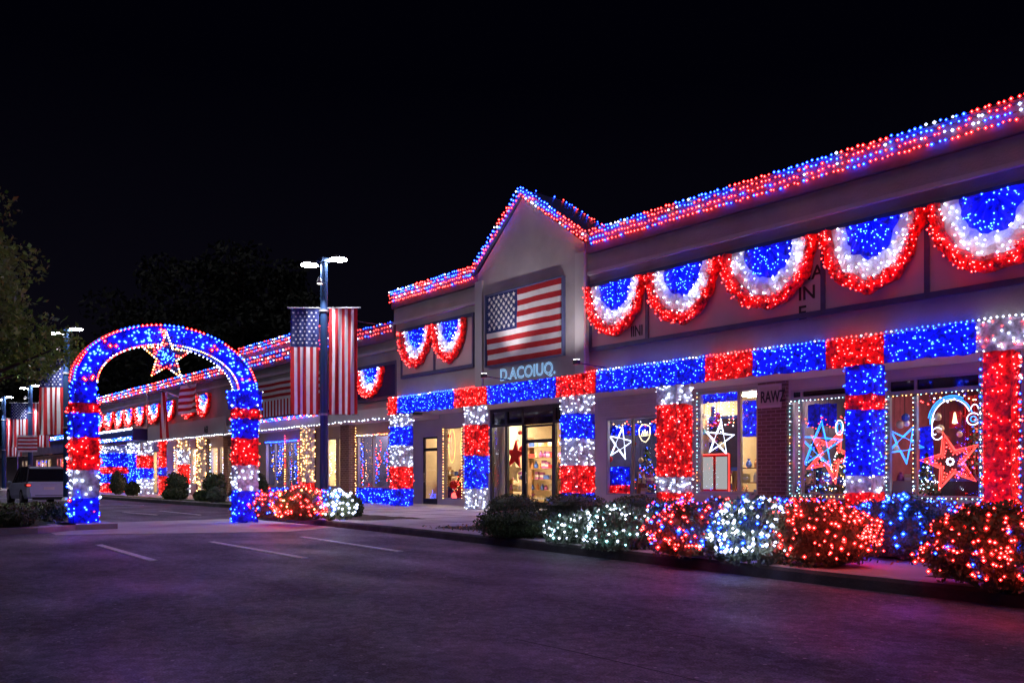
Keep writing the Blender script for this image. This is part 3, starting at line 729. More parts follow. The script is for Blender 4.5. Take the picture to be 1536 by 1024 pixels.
# neon shapes etc. hung in the windows
YN = YS+.42
def neon_star(px, py, rpx, k, label, Y=YN, rot=0, kc=None, k2=None, inner=.40, cross=True):
    dx, dy = ray(px); s = Y/dy/F; r = rpx*s; cx, cz = on_y(px, Y), zz(px, py, Y); m = MB()
    P = starpts(cx, cz, r, rot, inner); m.tube([(x, Y, z) for x, z in P], .013, k, 5, closed=True)
    P2 = starpts(cx, cz, r*.86, rot, inner); m.tube([(x, Y+.02, z) for x, z in P2], .008, k2 or k, 5, closed=True)
    if not cross:
        P3 = starpts(cx, cz, r*.62, rot, inner)
        for a, b in zip(P3, P3[1:]+P3[:1]):
            for q in range(4): m.bulb((a[0]+(b[0]-a[0])*q/4+rnd(-.02, .02), Y, a[1]+(b[1]-a[1])*q/4+rnd(-.02, .02)), .022, 'b_red')
        P4 = starpts(cx, cz, r*.72, rot, inner); m.tube([(x, Y+.01, z) for x, z in P4], .005, 'n_red', 4, closed=True)
    for i in (range(0, 10, 2) if cross else ()):
        a, b = P[i], P[(i+4) % 10]
        m.tube([(a[0], Y+.01, a[1]), (b[0], Y+.01, b[1])], .005, k2 or k, 4)
    if kc:
        for i in range(8): m.bulb((cx+.07*math.cos(i*PI/4), Y-.02, cz+.07*math.sin(i*PI/4)), .03, kc)
    m.tube([(cx, Y+.01, cz+r), (cx, Y+.01, 3.5)], .003, 'wire', 4)
    return tag(m.build('neon_star'), label, 'neon star', 'neon stars in the shop windows')
neon_star(1229, 668, 38, 'n_blue', 'blue neon star overlapping a red one, left of the mostly blue column', k2='n_blue', rot=.1)
neon_star(1246, 682, 44, 'n_red', 'red neon star tucked behind a blue white star in the shop window', Y=YN+.12, rot=.45, cross=False)
neon_star(1426, 692, 46, 'n_red', 'largest neon star, glowing red with a pale centre in the rightmost window', kc='n_white', k2='n_red', rot=-.25, cross=False)
neon_star(1356, 666, 30, 'n_blue', 'blue neon star partly hidden in the narrow pane left of the largest red star', k2='n_blue', rot=.5)
neon_star(1079, 658, 27, 'n_white', 'white neon star above the red framed poster case', rot=.12)
neon_star(930, 665, 26, 'n_white', 'dim white neon star in the narrow window beside the shield shaped sign', rot=.2, k2='n_white')
def solid_star(px, py, rpx, Y, k, label):
    dx, dy = ray(px); s_ = Y/dy/F; P = starpts(on_y(px, Y), zz(px, py, Y), rpx*s_, .1, .42); m = MB(); m.prism_y([(x, z) for x, z in P], Y-.03, Y+.03, k); return tag(m.build('display_star'), label, 'star')
solid_star(773, 682, 22, YN+.25, 'f_red', 'solid red star hanging in the entrance window left of the door')
solid_star(771, 706, 20, YN+.5, 'good2', 'gold star low behind the red one in the entrance window')
def drape(px0, px1, Y, k, label, z0=.2, z1=3.05):
    a, b = on_y(px0, Y), on_y(px1, Y); m = MB(); n = 24
    for i in range(n):
        x0 = a+(b-a)*i/n; x1 = a+(b-a)*(i+1)/n; y0 = Y+.05*math.sin(i*1.7); y1 = Y+.05*math.sin((i+1)*1.7); m.face([(x0, y0, z0), (x1, y1, z0), (x1, y1, z1), (x0, y0, z1)], k)
    return tag(m.build('curtain'), label, 'curtain')
drape(741, 757, YN, 'shutter', 'pale grey curtain in the leftmost pane of the entrance')
drape(1049, 1072, YN+1.0, 'f_blue', 'dark blue curtain left of and behind the white star', .8, 3.3)
drape(1214, 1232, YN+2.0, 'f_blue', 'dark blue curtain deep behind the overlapping stars', .3, 3.2)
drape(1445, 1474, YN+2.2, 'f_red', 'dark red curtain deep behind the largest star', .3, 3.2)
m = MB(); X = on_y(1080, YN+.9); m.box(X-.75, X+.75, YN+.9, YN+.94, 1.4, 3.0, 'good1'); m.box(X-.65, X+.65, YN+.885, YN+.899, 1.5, 2.9, 'wall_dark2'); tag(m.build('display_board'), 'dark display board right behind the white star', 'board')
def ornaments(px0, px1, Y, z0, z1, n, where):
    for i in range(n):
        X = rnd(on_y(px0, Y), on_y(px1, Y)); z = rnd(z0, z1); r_ = rnd(.05, .11); m = MB(); k = random.choice(['f_red', 'good1', 'good2', 'whitegood', 'good5', 'f_red'])
        m.lathe((X, Y+rnd(-.1, .1), z), [(r_*math.sin(PI*t/6), -r_*math.cos(PI*t/6)) for t in range(7)]+[(.015, r_*1.15)], k, 10); m.tube([(X, Y, z+r_), (X, Y, z1+.5)], .004, 'wire', 3)
        tag(m.build('hanging_ornament'), 'round ornament hanging '+where, 'ornament', 'ornaments '+where)
ornaments(1052, 1104, YN+.3, 2.1, 3.0, 7, 'above the poster case')
ornaments(1206, 1265, YN+.3, 1.9, 2.8, 6, 'over the overlapping stars')
ornaments(1336, 1368, YN+.3, 1.8, 2.9, 4, 'in the pane left of the largest star')
ornaments(1382, 1468, YN+.4, 1.6, 2.9, 7, 'round the largest star')
ornaments(914, 982, YN+.3, 1.7, 2.7, 6, 'in the shield sign window')
ornaments(764, 784, YN+.4, 2.2, 2.9, 3, 'over the solid red entrance star')
ornaments(668, 692, YN+.5, 1.9, 2.9, 4, 'near the tall orange ring')
def tubes(name, paths, label, cat, r=.011):
    m = MB()
    for P, k in paths: m.tube(P, r, k, 5)
    return tag(m.build(name), label, cat)
def arc(px, py, rx, ry, a0, a1, Y, n=18):
    dx, dy = ray(px); s = Y/dy/F; cx, cz = on_y(px, Y), zz(px, py, Y)
    return [(cx+rx*s*math.cos(R(a0+(a1-a0)*i/n)), Y, cz+ry*s*math.sin(R(a0+(a1-a0)*i/n))) for i in range(n+1)]
tubes('neon_ring', [(arc(1259, 641, 6, 11, 0, 360, YN), 'n_white'), (arc(1259, 641, 3.5, 7, 0, 360, YN), 'n_blue')], 'small oval white neon ring high in the window beside the mostly blue column', 'neon sign')
tubes('neon_arc', [(arc(1427, 632, 31, 36, 20, 185, YN), 'n_blue'), (arc(1427, 632, 28, 33, 25, 180, YN), 'n_white'), (arc(1427, 632, 34, 39, 60, 170, YN), 'n_blue')], 'blue white neon arc curving over the largest red star', 'neon sign')
tubes('neon_flower', [(arc(1460, 628, 9, 9, 0, 360, YN), 'n_white'), (arc(1460, 628, 4, 4, 0, 360, YN), 'n_blue'), (arc(1462, 618, 6, 12, 20, 160, YN), 'n_white')], 'white neon curl at the upper right corner of the rightmost window', 'neon sign')
tubes('neon_knot', [(arc(1406, 650, 8, 9, 40, 330, YN), 'n_white'), (arc(1402, 640, 4, 12, 90, 300, YN), 'n_white')], 'small white neon knot where the blue arc meets the red star', 'neon sign')
tubes('neon_ring', [(arc(678, 668, 8, 26, 0, 360, YN), 'n_orange'), (arc(678, 668, 5, 19, 0, 360, YN), 'n_red'), (arc(694, 668, 6, 12, 100, 260, YN), 'n_orange')], 'tall orange neon ring in the narrow window left of the gabled entrance', 'neon sign')
Yq = YN; cx, cz = on_y(967, Yq), zz(967, 650, Yq); s_ = .0175*1.0
sh = [(-13, 8), (-8, 14), (0, 16), (9, 14), (12, 10), (12, -2), (9, -9), (2, -15), (-6, -12), (-12, -3), (-13, 8)]
tubes('neon_shield', [([(cx+a*s_, Yq, cz+b*s_) for a, b in sh], 'n_yellow'), ([(cx+a*s_, Yq, cz+b*s_) for a, b in [(-8, -4), (-4, 5), (-2, -3), (1, 7), (3, -4), (6, 4), (8, -3), (-7, -4), (-5, 2), (7, 2)]], 'n_yellow')],
      'pale yellow shield shaped neon sign with zigzag strokes', 'neon sign', .013)
# red framed poster case
a, b = on_y(1050, YN), on_y(1095, YN); z0, z1 = zz(1072, 737, YN), zz(1072, 681, YN)
pc = thing('poster_case', 'red framed double poster case glowing low in the window beside the brick pier', 'poster case', ((a+b)/2, YN, z0))
m = MB(); e = .07
m.box(a, b, YN-.03, YN+.04, z0, z0+e, 'f_red'); m.box(a, b, YN-.03, YN+.04, z1-e, z1, 'f_red')
for x in (a, (a+b)/2-e/2, b-e): m.box(x, x+e, YN-.028, YN+.038, z0+e, z1-e, 'f_red')
m.tube([(a, YN-.05, z0), (b, YN-.05, z0), (b, YN-.05, z1), (a, YN-.05, z1)], .013, 'n_red', 5, closed=True); m.build('frame', pc)
for x0, x1 in ((a+e, (a+b)/2-e/2), ((a+b)/2+e/2, b-e)):
    m = MB(); m.box(x0, x1, YN, YN+.02, z0+e, z1-e, 'poster_lit'); m.build('poster', pc)
# picture near the largest star
m = MB(); a, b = on_y(1424, YN+.2), on_y(1441, YN+.2); z0, z1 = zz(1432, 641, YN+.2), zz(1432, 616, YN+.2); m.box(a, b, YN+.2, YN+.24, z0, z1, 'f_red'); m.lathe(((a+b)/2, YN+.19, z0+.08), [(0, 0), (.06, .02), (.04, .12), (.02, .25), (0, .27)], 'n_yellow', 8)
tag(m.build('picture'), 'small red picture hanging inside the rightmost window', 'picture')

# lights on and in the windows
def outline(o, Y, k, label, sp=.105, r=.017, sides='tblr', mull=None, group='bulb outlines round shop windows', zt=None):
    a, b, z0, z1 = o; z1 = zt or z1; P = []
    if 't' in sides: P.append([(a, Y, z1), (b, Y, z1)])
    if 'b' in sides: P.append([(a, Y, z0), (b, Y, z0)])
    if 'l' in sides: P.append([(a, Y, z0), (a, Y, z1)])
    if 'r' in sides: P.append([(b, Y, z0), (b, Y, z1)])
    if mull: P.append([(mull, Y, z0), (mull, Y, z1)])
    kk = k if callable(k) else (lambda *_: k)
    return string(P, sp, r, kk, label, jit=.004, group=group)
mixw = lambda *_: random.choice(['b_white', 'b_cyan', 'b_cyan', 'b_warm'])
outline(o_4, YS-.03, mixw, 'pale bulbs outlining the window with overlapping red and blue stars', mull=xs(1200), zt=zz(1230, 599, YS))
outline(o_5, YS-.03, mixw, 'pale bulbs outlining the window with the largest red star', mull=xs(1371), zt=zz(1400, 590, YS))
outline((o_3[0], o_3[1], o_3[2], o_3[3]), YS-.03, mixw, 'white bulbs running up both sides of the poster case window', sides='lr')
outline((xw(1474), xw(1533), .8, 3.5), YW-.08, lambda *_: random.choice(['b_blue', 'b_blue', 'b_white']), 'blue bulbs running up both edges of the wholly red column', sides='lr', sp=.16, r=.03)
outline(o_w0, YS-.03, 'b_warm', 'warm bulbs on both sides of the window with the tall orange ring', sides='lr', sp=.11, r=.022)
garl = lambda *_: random.choice(['b_warm', 'b_red', 'b_warm', 'b_white'])
def swag(a, b, z, Y, dip, n, label, kf, r=.025):
    P = []
    for i in range(n):
        x0 = a+(b-a)*i/n; x1 = a+(b-a)*(i+1)/n
        P.append([(x0+(x1-x0)*t/6, Y, z-dip*math.sin(PI*t/6)) for t in range(7)])
    return string(P, .07, r, kf, label, jit=.03, name='light_garland')
swag(o_2[0], o_2[1], o_2[3]-.1, YN-.1, .18, 4, 'orange red light garland across top of the shield sign window', garl)
swag(o_3[0], on_y(1105, YN), zz(1075, 628, YN), YN-.1, .22, 2, 'red light garland drooping across the poster case window', lambda *_: random.choice(['b_red', 'b_red', 'b_white']))
swag(on_y(1376, YN), o_5[1], zz(1420, 592, YN)-.02, YN-.1, .16, 3, 'warm light garland across the top of the largest star window', garl)
swag(on_y(1205, YN), o_4[1], 2.75, YN+.1, .3, 3, 'red light garland hanging high in the overlapping stars window', lambda *_: 'b_red', .02)
# lit net curtains inside windows
def curtain(px0, px1, py0, py1, Y, colour, dens, label, r=.02, mixb=None):
    a, b = on_y(px0, Y), on_y(px1, Y); pm = (px0+px1)/2; m = MB()
    net_box(m, a, b, Y, Y+.04, zz(pm, py1, Y), zz(pm, py0, Y), colour, dens, r, 'f', mixb=mixb, seed=px0)
    return tag(m.build('light_curtain'), label, 'light curtain', 'lit net curtains in the shop windows')
curtain(1049, 1106, 570, 603, YN+.1, 'blue', 45, 'blue lit curtain across the top of the poster case window', mixb=('white', .25))
curtain(1114, 1138, 600, 655, YN+.3, 'blue', 25, 'blue lit curtain beside the brick pier', .025)
curtain(914, 945, 700, 727, YN+.05, 'blue', 40, 'blue lit curtain below the dim white star')
curtain(914, 945, 727, 752, YN+.05, 'red', 60, 'red lit curtain at the foot of the dim white star window')
curtain(914, 984, 637, 652, YN+.6, 'blue', 40, 'blue lit strip high behind the shield sign')
curtain(1380, 1400, 640, 720, YN+.4, 'blue', 35, 'blue lit strip behind left part of the largest star window')
curtain(1212, 1255, 606, 640, YN+.7, 'blue', 14, 'sparse blue lit curtain high behind the overlapping stars', .018)
m = MB()
for x in (1072, 1082, 1062, 1094, 1100):
    X = on_y(x, YN); zt = zz(x, 604, YN); L = rnd(.5, .95); m.tube([(X, YN, zt), (X, YN, zt-L)], .004, 'wire', 4)
    for i in range(int(L/.09)): m.bulb((X+rnd(-.02, .02), YN, zt-i*.09), .022, random.choice(['b_white', 'b_warm', 'b_white']))
tag(m.build('icicle_lights'), 'white hanging icicle lights over the white neon star', 'string lights')

# goods on shelves
def goodmesh(kind):
    m = MB(); k = 'good%d' % random.randrange(8)
    if kind == 0: m.box(-.09, .09, -.06, .06, 0, .24, k); m.box(-.092, .092, -.062, .062, .07, .15, 'whitegood')
    elif kind == 1: m.lathe((0, 0, 0), [(0, 0), (.05, 0), (.055, .12), (.05, .16), (.02, .20), (.02, .25), (0, .25)], k, 10)
    elif kind == 2: m.lathe((0, 0, 0), [(0, 0), (.07, .01), (.09, .08), (.06, .16), (.03, .19), (.05, .23), (0, .23)], k, 10)
    else: m.box(-.13, .13, -.08, .08, 0, .14, k); m.box(-.131, .131, -.02, .02, .0, .142, 'whitegood'); 
    me = m.build('tmp'); d = me.data; bpy.data.objects.remove(me); return d
GM = [[goodmesh(k) for _ in range(3)] for k in range(4)]
GN = ['boxed_goods', 'bottle', 'vase', 'gift_box']; GC = ['box', 'bottle', 'vase', 'box']
def shelf(px0, px1, Y, rows, label, z0=.15, dz=.42, k='wood', where='shelf'):
    a, b = on_y(px0, Y), on_y(px1, Y); t = thing('display_shelf', label, 'shelf', ((a+b)/2, Y, z0))
    for x in (a, b-.05): m = MB(); m.box(x, x+.05, Y, Y+.35, z0, z0+rows*dz+.1, k); m.build('side_panel', t)
    for r_ in range(rows):
        z = z0+.12+r_*dz; m = MB(); m.box(a+.05, b-.05, Y, Y+.35, z, z+.03, k); m.build('shelf_board', t)
        x = a+.18
        while x < b-.14:
            kd = random.randrange(4); g_ = bpy.data.objects.new(GN[kd], random.choice(GM[kd])); C.objects.link(g_); g_.location = (x, Y+.15, z+.031); g_.rotation_euler = (0, 0, rnd(-.3, .3)); g_.scale = (1, 1, rnd(.85, 1.25))
            tag(g_, '%s among the goods %s' % (['upright printed carton', 'slim bottle', 'rounded vase', 'flat ribboned carton'][kd], where), GC[kd], 'goods '+where)
            x += rnd(.20, .30)
shelf(790, 850, YS+2.6, 6, 'tall shelf of goods seen through the gabled entrance door', where='on the tall shelf seen through the entrance door')
shelf(745, 786, YS+2.9, 5, 'shelf of goods behind the red star of the gabled entrance', where='on the shelf behind the entrance red star')
shelf(758, 787, YS+1.3, 3, 'low shelf of goods under the solid red entrance star', z0=.15, where='under the solid red entrance star')
shelf(829, 848, YS+1.2, 4, 'shelf of goods right of the entrance door', where='right of the entrance door')
shelf(1056, 1104, YS+1.6, 3, 'shelf of goods behind the poster case', z0=.3, where='behind the poster case')
shelf(1098, 1150, YS+1.6, 3, 'low display shelf just left of the brick pier', z0=.5, where='in the window left of the brick pier')
shelf(1054, 1100, YS+3.0, 4, 'shelf deep inside the poster case shop', where='deep inside the poster case shop')
shelf(1336, 1370, YS+1.2, 2, 'low shelf in the narrow pane left of the largest star', z0=.5, where='in the pane left of the largest star')
shelf(1385, 1475, YS+1.4, 2, 'low shelf under the largest red star', z0=.45, where='under the largest red star')
shelf(1205, 1275, YS+1.4, 2, 'low shelf under the overlapping stars', z0=.45, where='under the overlapping stars')
shelf(955, 1000, YS+1.2, 2, 'low shelf under the shield shaped sign', z0=.45, where='under the shield sign')
shelf(666, 700, YS+1.3, 3, 'shelf behind the tall orange neon ring', z0=.3, where='behind the tall orange ring')
for i, (px, k, rr) in enumerate(((671, 'f_blue', .24), (680, 'n_red', .12), (688, 'f_red', .2), (676, 'f_red', .17))):
    X = on_y(px, YN); m = MB(); m.lathe((X, YN+.05*i, .38 if i < 3 else .75), [(rr*math.sin(PI*t/8), rr-rr*math.cos(PI*t/8)) for t in range(9)], k, 14)
    tag(m.build('display_ball'), ['large blue ball on the floor of the orange ring window', 'small glowing red ball in the orange ring window', 'dark red ball at right of the orange ring window', 'red ball resting above the blue ball under the orange ring'][i], 'ball')

def lit_tree(px, py_base, Y, h, r, cols, label, k='leaf', nb=90, rb_=.02):
    x = on_y(px, Y); z0 = max(G+.02, zz(px, py_base, Y)); m = MB()
    for i in range(420):
        f = random.random(); th = rnd(0, 2*PI); rr = r*(1-f)*rnd(.5, 1.05); m.leaf((x+rr*math.cos(th), Y+rr*math.sin(th), z0+.08+f*h), .09, k)
    m.lathe((x, Y, z0), [(0, 0), (r*.35, 0), (r*.3, .06), (.03, .08), (.02, h*.9), (0, h*.92)], 'wood', 8)
    for i in range(nb):
        f = 1-math.sqrt(random.random()); th = rnd(0, 2*PI); rr = r*(1-f)*rnd(.95, 1.1); m.bulb((x+rr*math.cos(th), Y+rr*math.sin(th), z0+.1+f*h), rb_*rnd(.7, 1.2), random.choice(cols))
    return tag(m.build('display_tree'), label, 'display tree')
lit_tree(1222, 742, YN+.9, 1.5, .45, ['b_blue', 'b_blue', 'b_cyan'], 'small blue lit display tree behind the overlapping stars')
lit_tree(1258, 742, YN+1.3, 1.3, .35, ['b_white', 'b_warm'], 'small white lit display tree right of the overlapping stars')
lit_tree(1390, 744, YN+.25, .9, .30, ['b_white', 'b_cyan'], 'low white lit display tree left of the foot of the largest red star', nb=60)
lit_tree(1462, 742, YN+1.3, 1.7, .5, ['b_red', 'b_blue', 'b_red'], 'red and blue lit display tree behind the right half of the largest star window')
lit_tree(1350, 742, YN+1.6, 1.2, .4, ['b_white', 'b_white', 'b_warm'], 'pale display tree in the pane left of the largest red star', 'leaf3')
lit_tree(970, 738, YN+1.2, 1.4, .45, ['b_blue', 'b_red', 'b_blue'], 'blue and red lit display tree below the shield sign')
lit_tree(1065, 730, YN+1.4, 1.5, .5, ['b_warm', 'b_white', 'b_red'], 'display tree behind the poster case window star')
lit_tree(645, 752, YN+.7, 1.3, .35, ['b_blue', 'b_red', 'b_blue'], 'blue and red lit tree behind the narrow dark door')
lit_tree(688, 752, YN+.8, 1.0, .35, ['b_red', 'b_warm', 'b_red'], 'red lit tree behind the tall orange ring')
def wall_picture(px, py, wpx, hpx, Y, k, label):
    a, b = on_y(px-wpx/2, Y), on_y(px+wpx/2, Y); z0, z1 = zz(px, py+hpx/2, Y), zz(px, py-hpx/2, Y); m = MB()
    m.box(a, b, Y-.03, Y, z0, z1, 'wood'); m.box(a+.05, b-.05, Y-.034, Y-.031, z0+.05, z1-.05, k); m.box(a+.12, b-.12, Y-.037, Y-.035, (z0+z1)/2, z1-.12, 'whitegood')
    return tag(m.build('picture'), label, 'picture')
for px, py, w_, h_, k, lab in ((1075, 640, 26, 34, 'good1', 'blue picture on the back wall behind the white star'), (1125, 632, 20, 46, 'good5', 'teal panel on the back wall left of the brick pier'), (1352, 640, 22, 30, 'good0', 'dark red picture in the pane left of the largest star'),
        (1400, 660, 26, 40, 'good1', 'blue picture far behind the largest star'), (1250, 632, 20, 26, 'good6', 'purple picture behind the oval neon ring'), (1440, 700, 30, 24, 'good0', 'red picture far behind the right half of the largest star window'),
        (930, 640, 20, 26, 'good1', 'blue picture above the dim white star'), (835, 690, 14, 36, 'good0', 'rose picture right of the entrance door'), (755, 640, 16, 24, 'good3', 'orange picture inside left pane of the entrance')):
    wall_picture(px, py, w_, h_, YS+4.9, k, lab)
for i, (px, w_) in enumerate(((1348, .9), (1440, 1.2))):
    x = on_y(px, YS+.9); t = thing('armchair', ['pale armchair low in the pane left of the largest star', 'dark armchair at the foot of the largest star'][i], 'armchair', (x, YS+.9, G)); k = ['shutter', 'dark_metal'][i]; z = G+.35
    m = MB(); m.box(x-w_/2+.12, x+w_/2-.12, YS+.6, YS+1.2, z, z+.18, k); m.build('seat', t)
    m = MB(); m.box(x-w_/2+.1, x+w_/2-.1, YS+1.1, YS+1.28, z+.182, z+.62, k); m.build('backrest', t)
    for sx in (-1, 1): m = MB(); m.box(x+sx*(w_/2-.06)-.055, x+sx*(w_/2-.06)+.055, YS+.6, YS+1.25, z-.02, z+.36, k); m.build('armrest', t)
    for sx in (-1, 1):
        for sy in (.66, 1.18): m = MB(); m.tube([(x+sx*(w_/2-.16), YS+sy, G), (x+sx*(w_/2-.16), YS+sy, z)], .03, 'wood'); m.build('leg', t)
# ------------------------------------------------------------------ far building
ZF = 6.35
XF1 = XL+.33; XF0 = xw(104)
YF = 18.5
g = MB()
g.box(XF0, XF1, YW+.10, YW+.45, 3.85, ZF, 'stucco'); g.box(XF0, XF0+.4, YW+.45, YW+12, 0, ZF, 'stucco'); g.box(XF0+.4, XF1, YW+11.6, YW+12, 0, ZF, 'stucco'); g.box(xw(444), xw(444)+.05, YW+.05, YW+.10, 3.85, ZF, 'stucco2')
g.build('wall', far)
g = MB(); g.box(XF0, XF1, YW+.04, YW+.10, 5.95, 6.05, 'stucco2'); g.box(xw(220), xw(222), YW-.05, YW+.10, 3.85, ZF+.3, 'stucco2'); g.build('cornice', far)
g = MB(); g.box(XF0, XF1, YW-.02, YW+.5, ZF, 6.9, 'coping'); g.box(XF0, XF1, YW-.05, YW+.52, 6.9, 6.96, 'frame_blue'); g.build('parapet', far)
g = MB(); g.box(xw(345), xw(490), YW+.55, YW+6, 6.2, 7.6, 'stucco'); g.box(xw(345), xw(490), YW+.45, YW+6, 7.6, 7.75, 'frame_blue'); g.build('raised_roof', far)
g = MB(); g.box(XF0, XF1, YW-.02, YW+.10, 3.42, 3.85, 'soffit'); g.box(XF0, XF1, YW+.10, YF-.02, 3.48, 3.58, 'soffit'); g.build('canopy', far)
g = MB(); g.box(XF0+.4, XF1, YW+.45, YW+11.6, 6.0, 6.15, 'stucco'); g.build('roof', far)
fo = []
for a, b in ((161, 180), (184, 191), (227, 236), (261, 283), (286, 300), (316, 327), (329, 342), (352, 372), (398, 426), (430, 447), (489, 505), (507, 521), (535, 584)):
    z0 = G if a == 227 else .75; fo.append((on_y(a, YF), on_y(b, YF), z0, 3.0))
g = MB(); g.box(-29.34, -29.14, YF, YS+.18, G-.02, 3.5, 'stucco2'); g.build('return_wall', far)
front_wall(fo, XF0+.4, -29.35, G-.02, 3.5, YF, 'shutter', far)
for i, o in enumerate(fo):
    w_ = o[1]-o[0]; mull = () if w_ < 1.7 else tuple(o[0]+w_*q/max(2, round(w_/1.4)) for q in range(1, max(2, round(w_/1.4))))
    window(far, *o, YF+.03, mull, None, 'alu', w=.08)
m = MB()
for a, b in ((219, 226), (303, 315), (344, 351), (464, 474), (521, 534)): m = MB(); m.box(on_y(a, YF), on_y(b, YF), YF-.35, YF-.003, G, 3.46, 'brick'); m.build('brick_pier', far)
for a, b, wl, lk in ((104, 200, 'wall_grey', 'ceil_far'), (201, 258, 'wall_warm', 'ceil_far'), (258, 314, 'wall_warm', 'ceil_far'), (315, 348, 'wall_warm', 'ceil_far'), (349, 396, 'wall_warm', 'ceil'), (396, 462, 'wall_navy', 'ceil_dim'), (475, 524, 'wall_warm', 'ceil_far'), (527, 588, 'wall_navy', 'ceil_dim')):
    room(far, max(XF0+.4, on_y(a, YF)), on_y(b, YF), YF, wl, lk, lamps=2, zc=3.4)
# far signs
sign_band(far, xw(533), xw(593), 3.95+.18, 5.55, [], YW+.10)
far_blue = MB(); far_blue.box(xw(535), xw(591), YW+.035, YW+.065, 4.27, 5.42, 'f_blue'); far_blue.build('sign_backing', far)
bunting(xw(535), xw(577), 5.40, 4.28, YW+.03, 'bunting on a dark blue sign right of the striped street banner', r=.032, dens=.7)
g = MB(); g.box(xw(224), xw(340), YW-.10, YW-.021, 3.45, 4.35, 'panel'); g.build('sign_board', far)
g = MB(); g.box(xw(163), xw(222), YW-.9, YW-.021, 3.55, 4.25, 'f_blue'); g.build('awning', far)
text('AEI', .5, 'ink', (xw(309), YW-.11, 3.6), far, name='sign_lettering', sx=.8)
FB = [151, 164.5, 180, 195.5, 212, 232, 254, 285, 307]
for i, px in enumerate(FB):
    hw = 16.5*.43 if i < 5 else 9.5
    if i == 7: hw = 13
    bunting(xw(px-hw), xw(px+hw), 5.72, 4.50, YW+.03, 'small bunting number %s from the left on the far row seen through the arch' % ['one', 'two', 'three', 'four', 'five', 'six', 'seven', 'eight', 'nine'][i] if 0 else 'small bunting on the far shop row, %s seen through the arch' % ['first from the left', 'second from the left', 'third from the left', 'fourth from the left', 'middle one', 'sixth from the left', 'seventh from the left', 'wide one beside hanging flags', 'last on the right'][i], 'small buntings on the far row', r=.05, dens=.45)
# far roof strings
cf = lambda pi_, c, p: random.choice(['b_red', 'b_red', 'b_white', 'b_red', 'b_blue']) if pi_ else random.choice(['b_blue', 'b_red', 'b_blue', 'b_white'])
string(runs([(xw(438), YW-.06, 6.98), (XF1, YW-.06, 6.98)], [(0, 0), (-.02, -.17), (-.02, -.34)]), .2, .036, cf, 'red and blue bulbs along the lower roof edge right of the street lamp')
string(runs([(XF0, YW-.06, 6.98), (xw(438), YW-.06, 6.98)], [(0, 0), (-.02, -.2), (-.02, -.38)]), .30, .05, cf, 'rose coloured bulbs along the far roof edge seen through the arch')
string(runs([(xw(345), YW+.42, 7.78), (xw(490), YW+.42, 7.78)], [(0, 0), (-.02, -.17), (-.02, -.32)]), .22, .04, cf, 'red and blue bulbs on the raised roof just right of the arch')
string([[(xw(224), YW-.12, 3.42), (XF1-.4, YW-.12, 3.42)]], .26, .032, lambda *_: 'b_white', 'white bulbs along the canopy edge of the far shop row')
string([[(xw(163), YW-.93, 4.27), (xw(222), YW-.93, 4.27)], [(xw(163), YW-.93, 4.22), (xw(222), YW-.93, 4.22)]], .22, .05, lambda *_: 'b_white', 'white bulbs along the top of the dark blue awning')
string([[(xw(163), YW-.93, 3.6), (xw(222), YW-.93, 3.6)], [(xw(170), YW-.93, 3.72), (xw(222), YW-.93, 3.72)]], .25, .05, lambda *_: random.choice(['b_blue', 'b_blue', 'b_white']), 'blue bulbs along the bottom of the dark blue awning')
string([[(xw(384), YW-.15, 3.9), (xw(482), YW-.15, 3.9)], [(xw(384), YW-.15, 3.82), (xw(482), YW-.15, 3.82)]], .17, .034, lambda *_: random.choice(['b_blue', 'b_blue', 'b_blue', 'b_red', 'b_white']), 'blue bulbs under the long striped flag banner')
# long striped banner on far wall
bn = thing('wall_banner', 'wide striped flag banner with a pleated valance on the far wall between arch and lamp', 'banner', (xw(420), YW, 4))
def stripes_h(n): return lambda u, v: 'f_red' if int(v*n) % 2 else 'f_white'
def stripes_v(n): return lambda u, v: 'f_red' if int(u*n) % 2 == 0 else 'f_white'
m = cloth(xw(492)-xw(382), .95, stripes_h(7), 40, 14, lambda u, v: .03*math.sin(u*20), off=(xw(382), YW-.02, 5.72)); m.build('flag_cloth', bn)
m = cloth(xw(492)-xw(382), .72, stripes_v(44), 88, 3, lambda u, v: .04+.05*abs(math.sin(u*PI*44)), off=(xw(382), YW-.04, 4.76)); m.build('valance', bn)
m = MB(); m.box(xw(382), xw(492), YW-.06, YW+.09, 3.93, 4.03, 'dark_metal'); m.build('rail', bn)
# hanging flags in front of far shops
m = MB(); m.tube([(xw(277), YW-.1, 5.7), (xw(277), YW-1.3, 6.1)], .04, 'alu'); cloth(1.1, 2.6, stripes_v(7), 14, 8, lambda u, v: .1*math.sin(u*8+v*2), off=(xw(272), YW-1.1, 6.0), mb=m)
tag(m.build('shop_flag'), 'narrow striped flag hanging from the far shop wall under the arch', 'flag')
m = MB(); m.tube([(xw(310), YW-.1, 5.2), (xw(322), YW-1.6, 6.2)], .04, 'alu'); cloth(2.6, 1.5, stripes_h(9), 16, 18, lambda u, v: .12*math.sin(u*7+v*2), off=(xw(304), YW-1.2, 6.05), mb=m)
tag(m.build('shop_flag'), 'red striped flag flying sideways beside the right leg of the arch', 'flag')

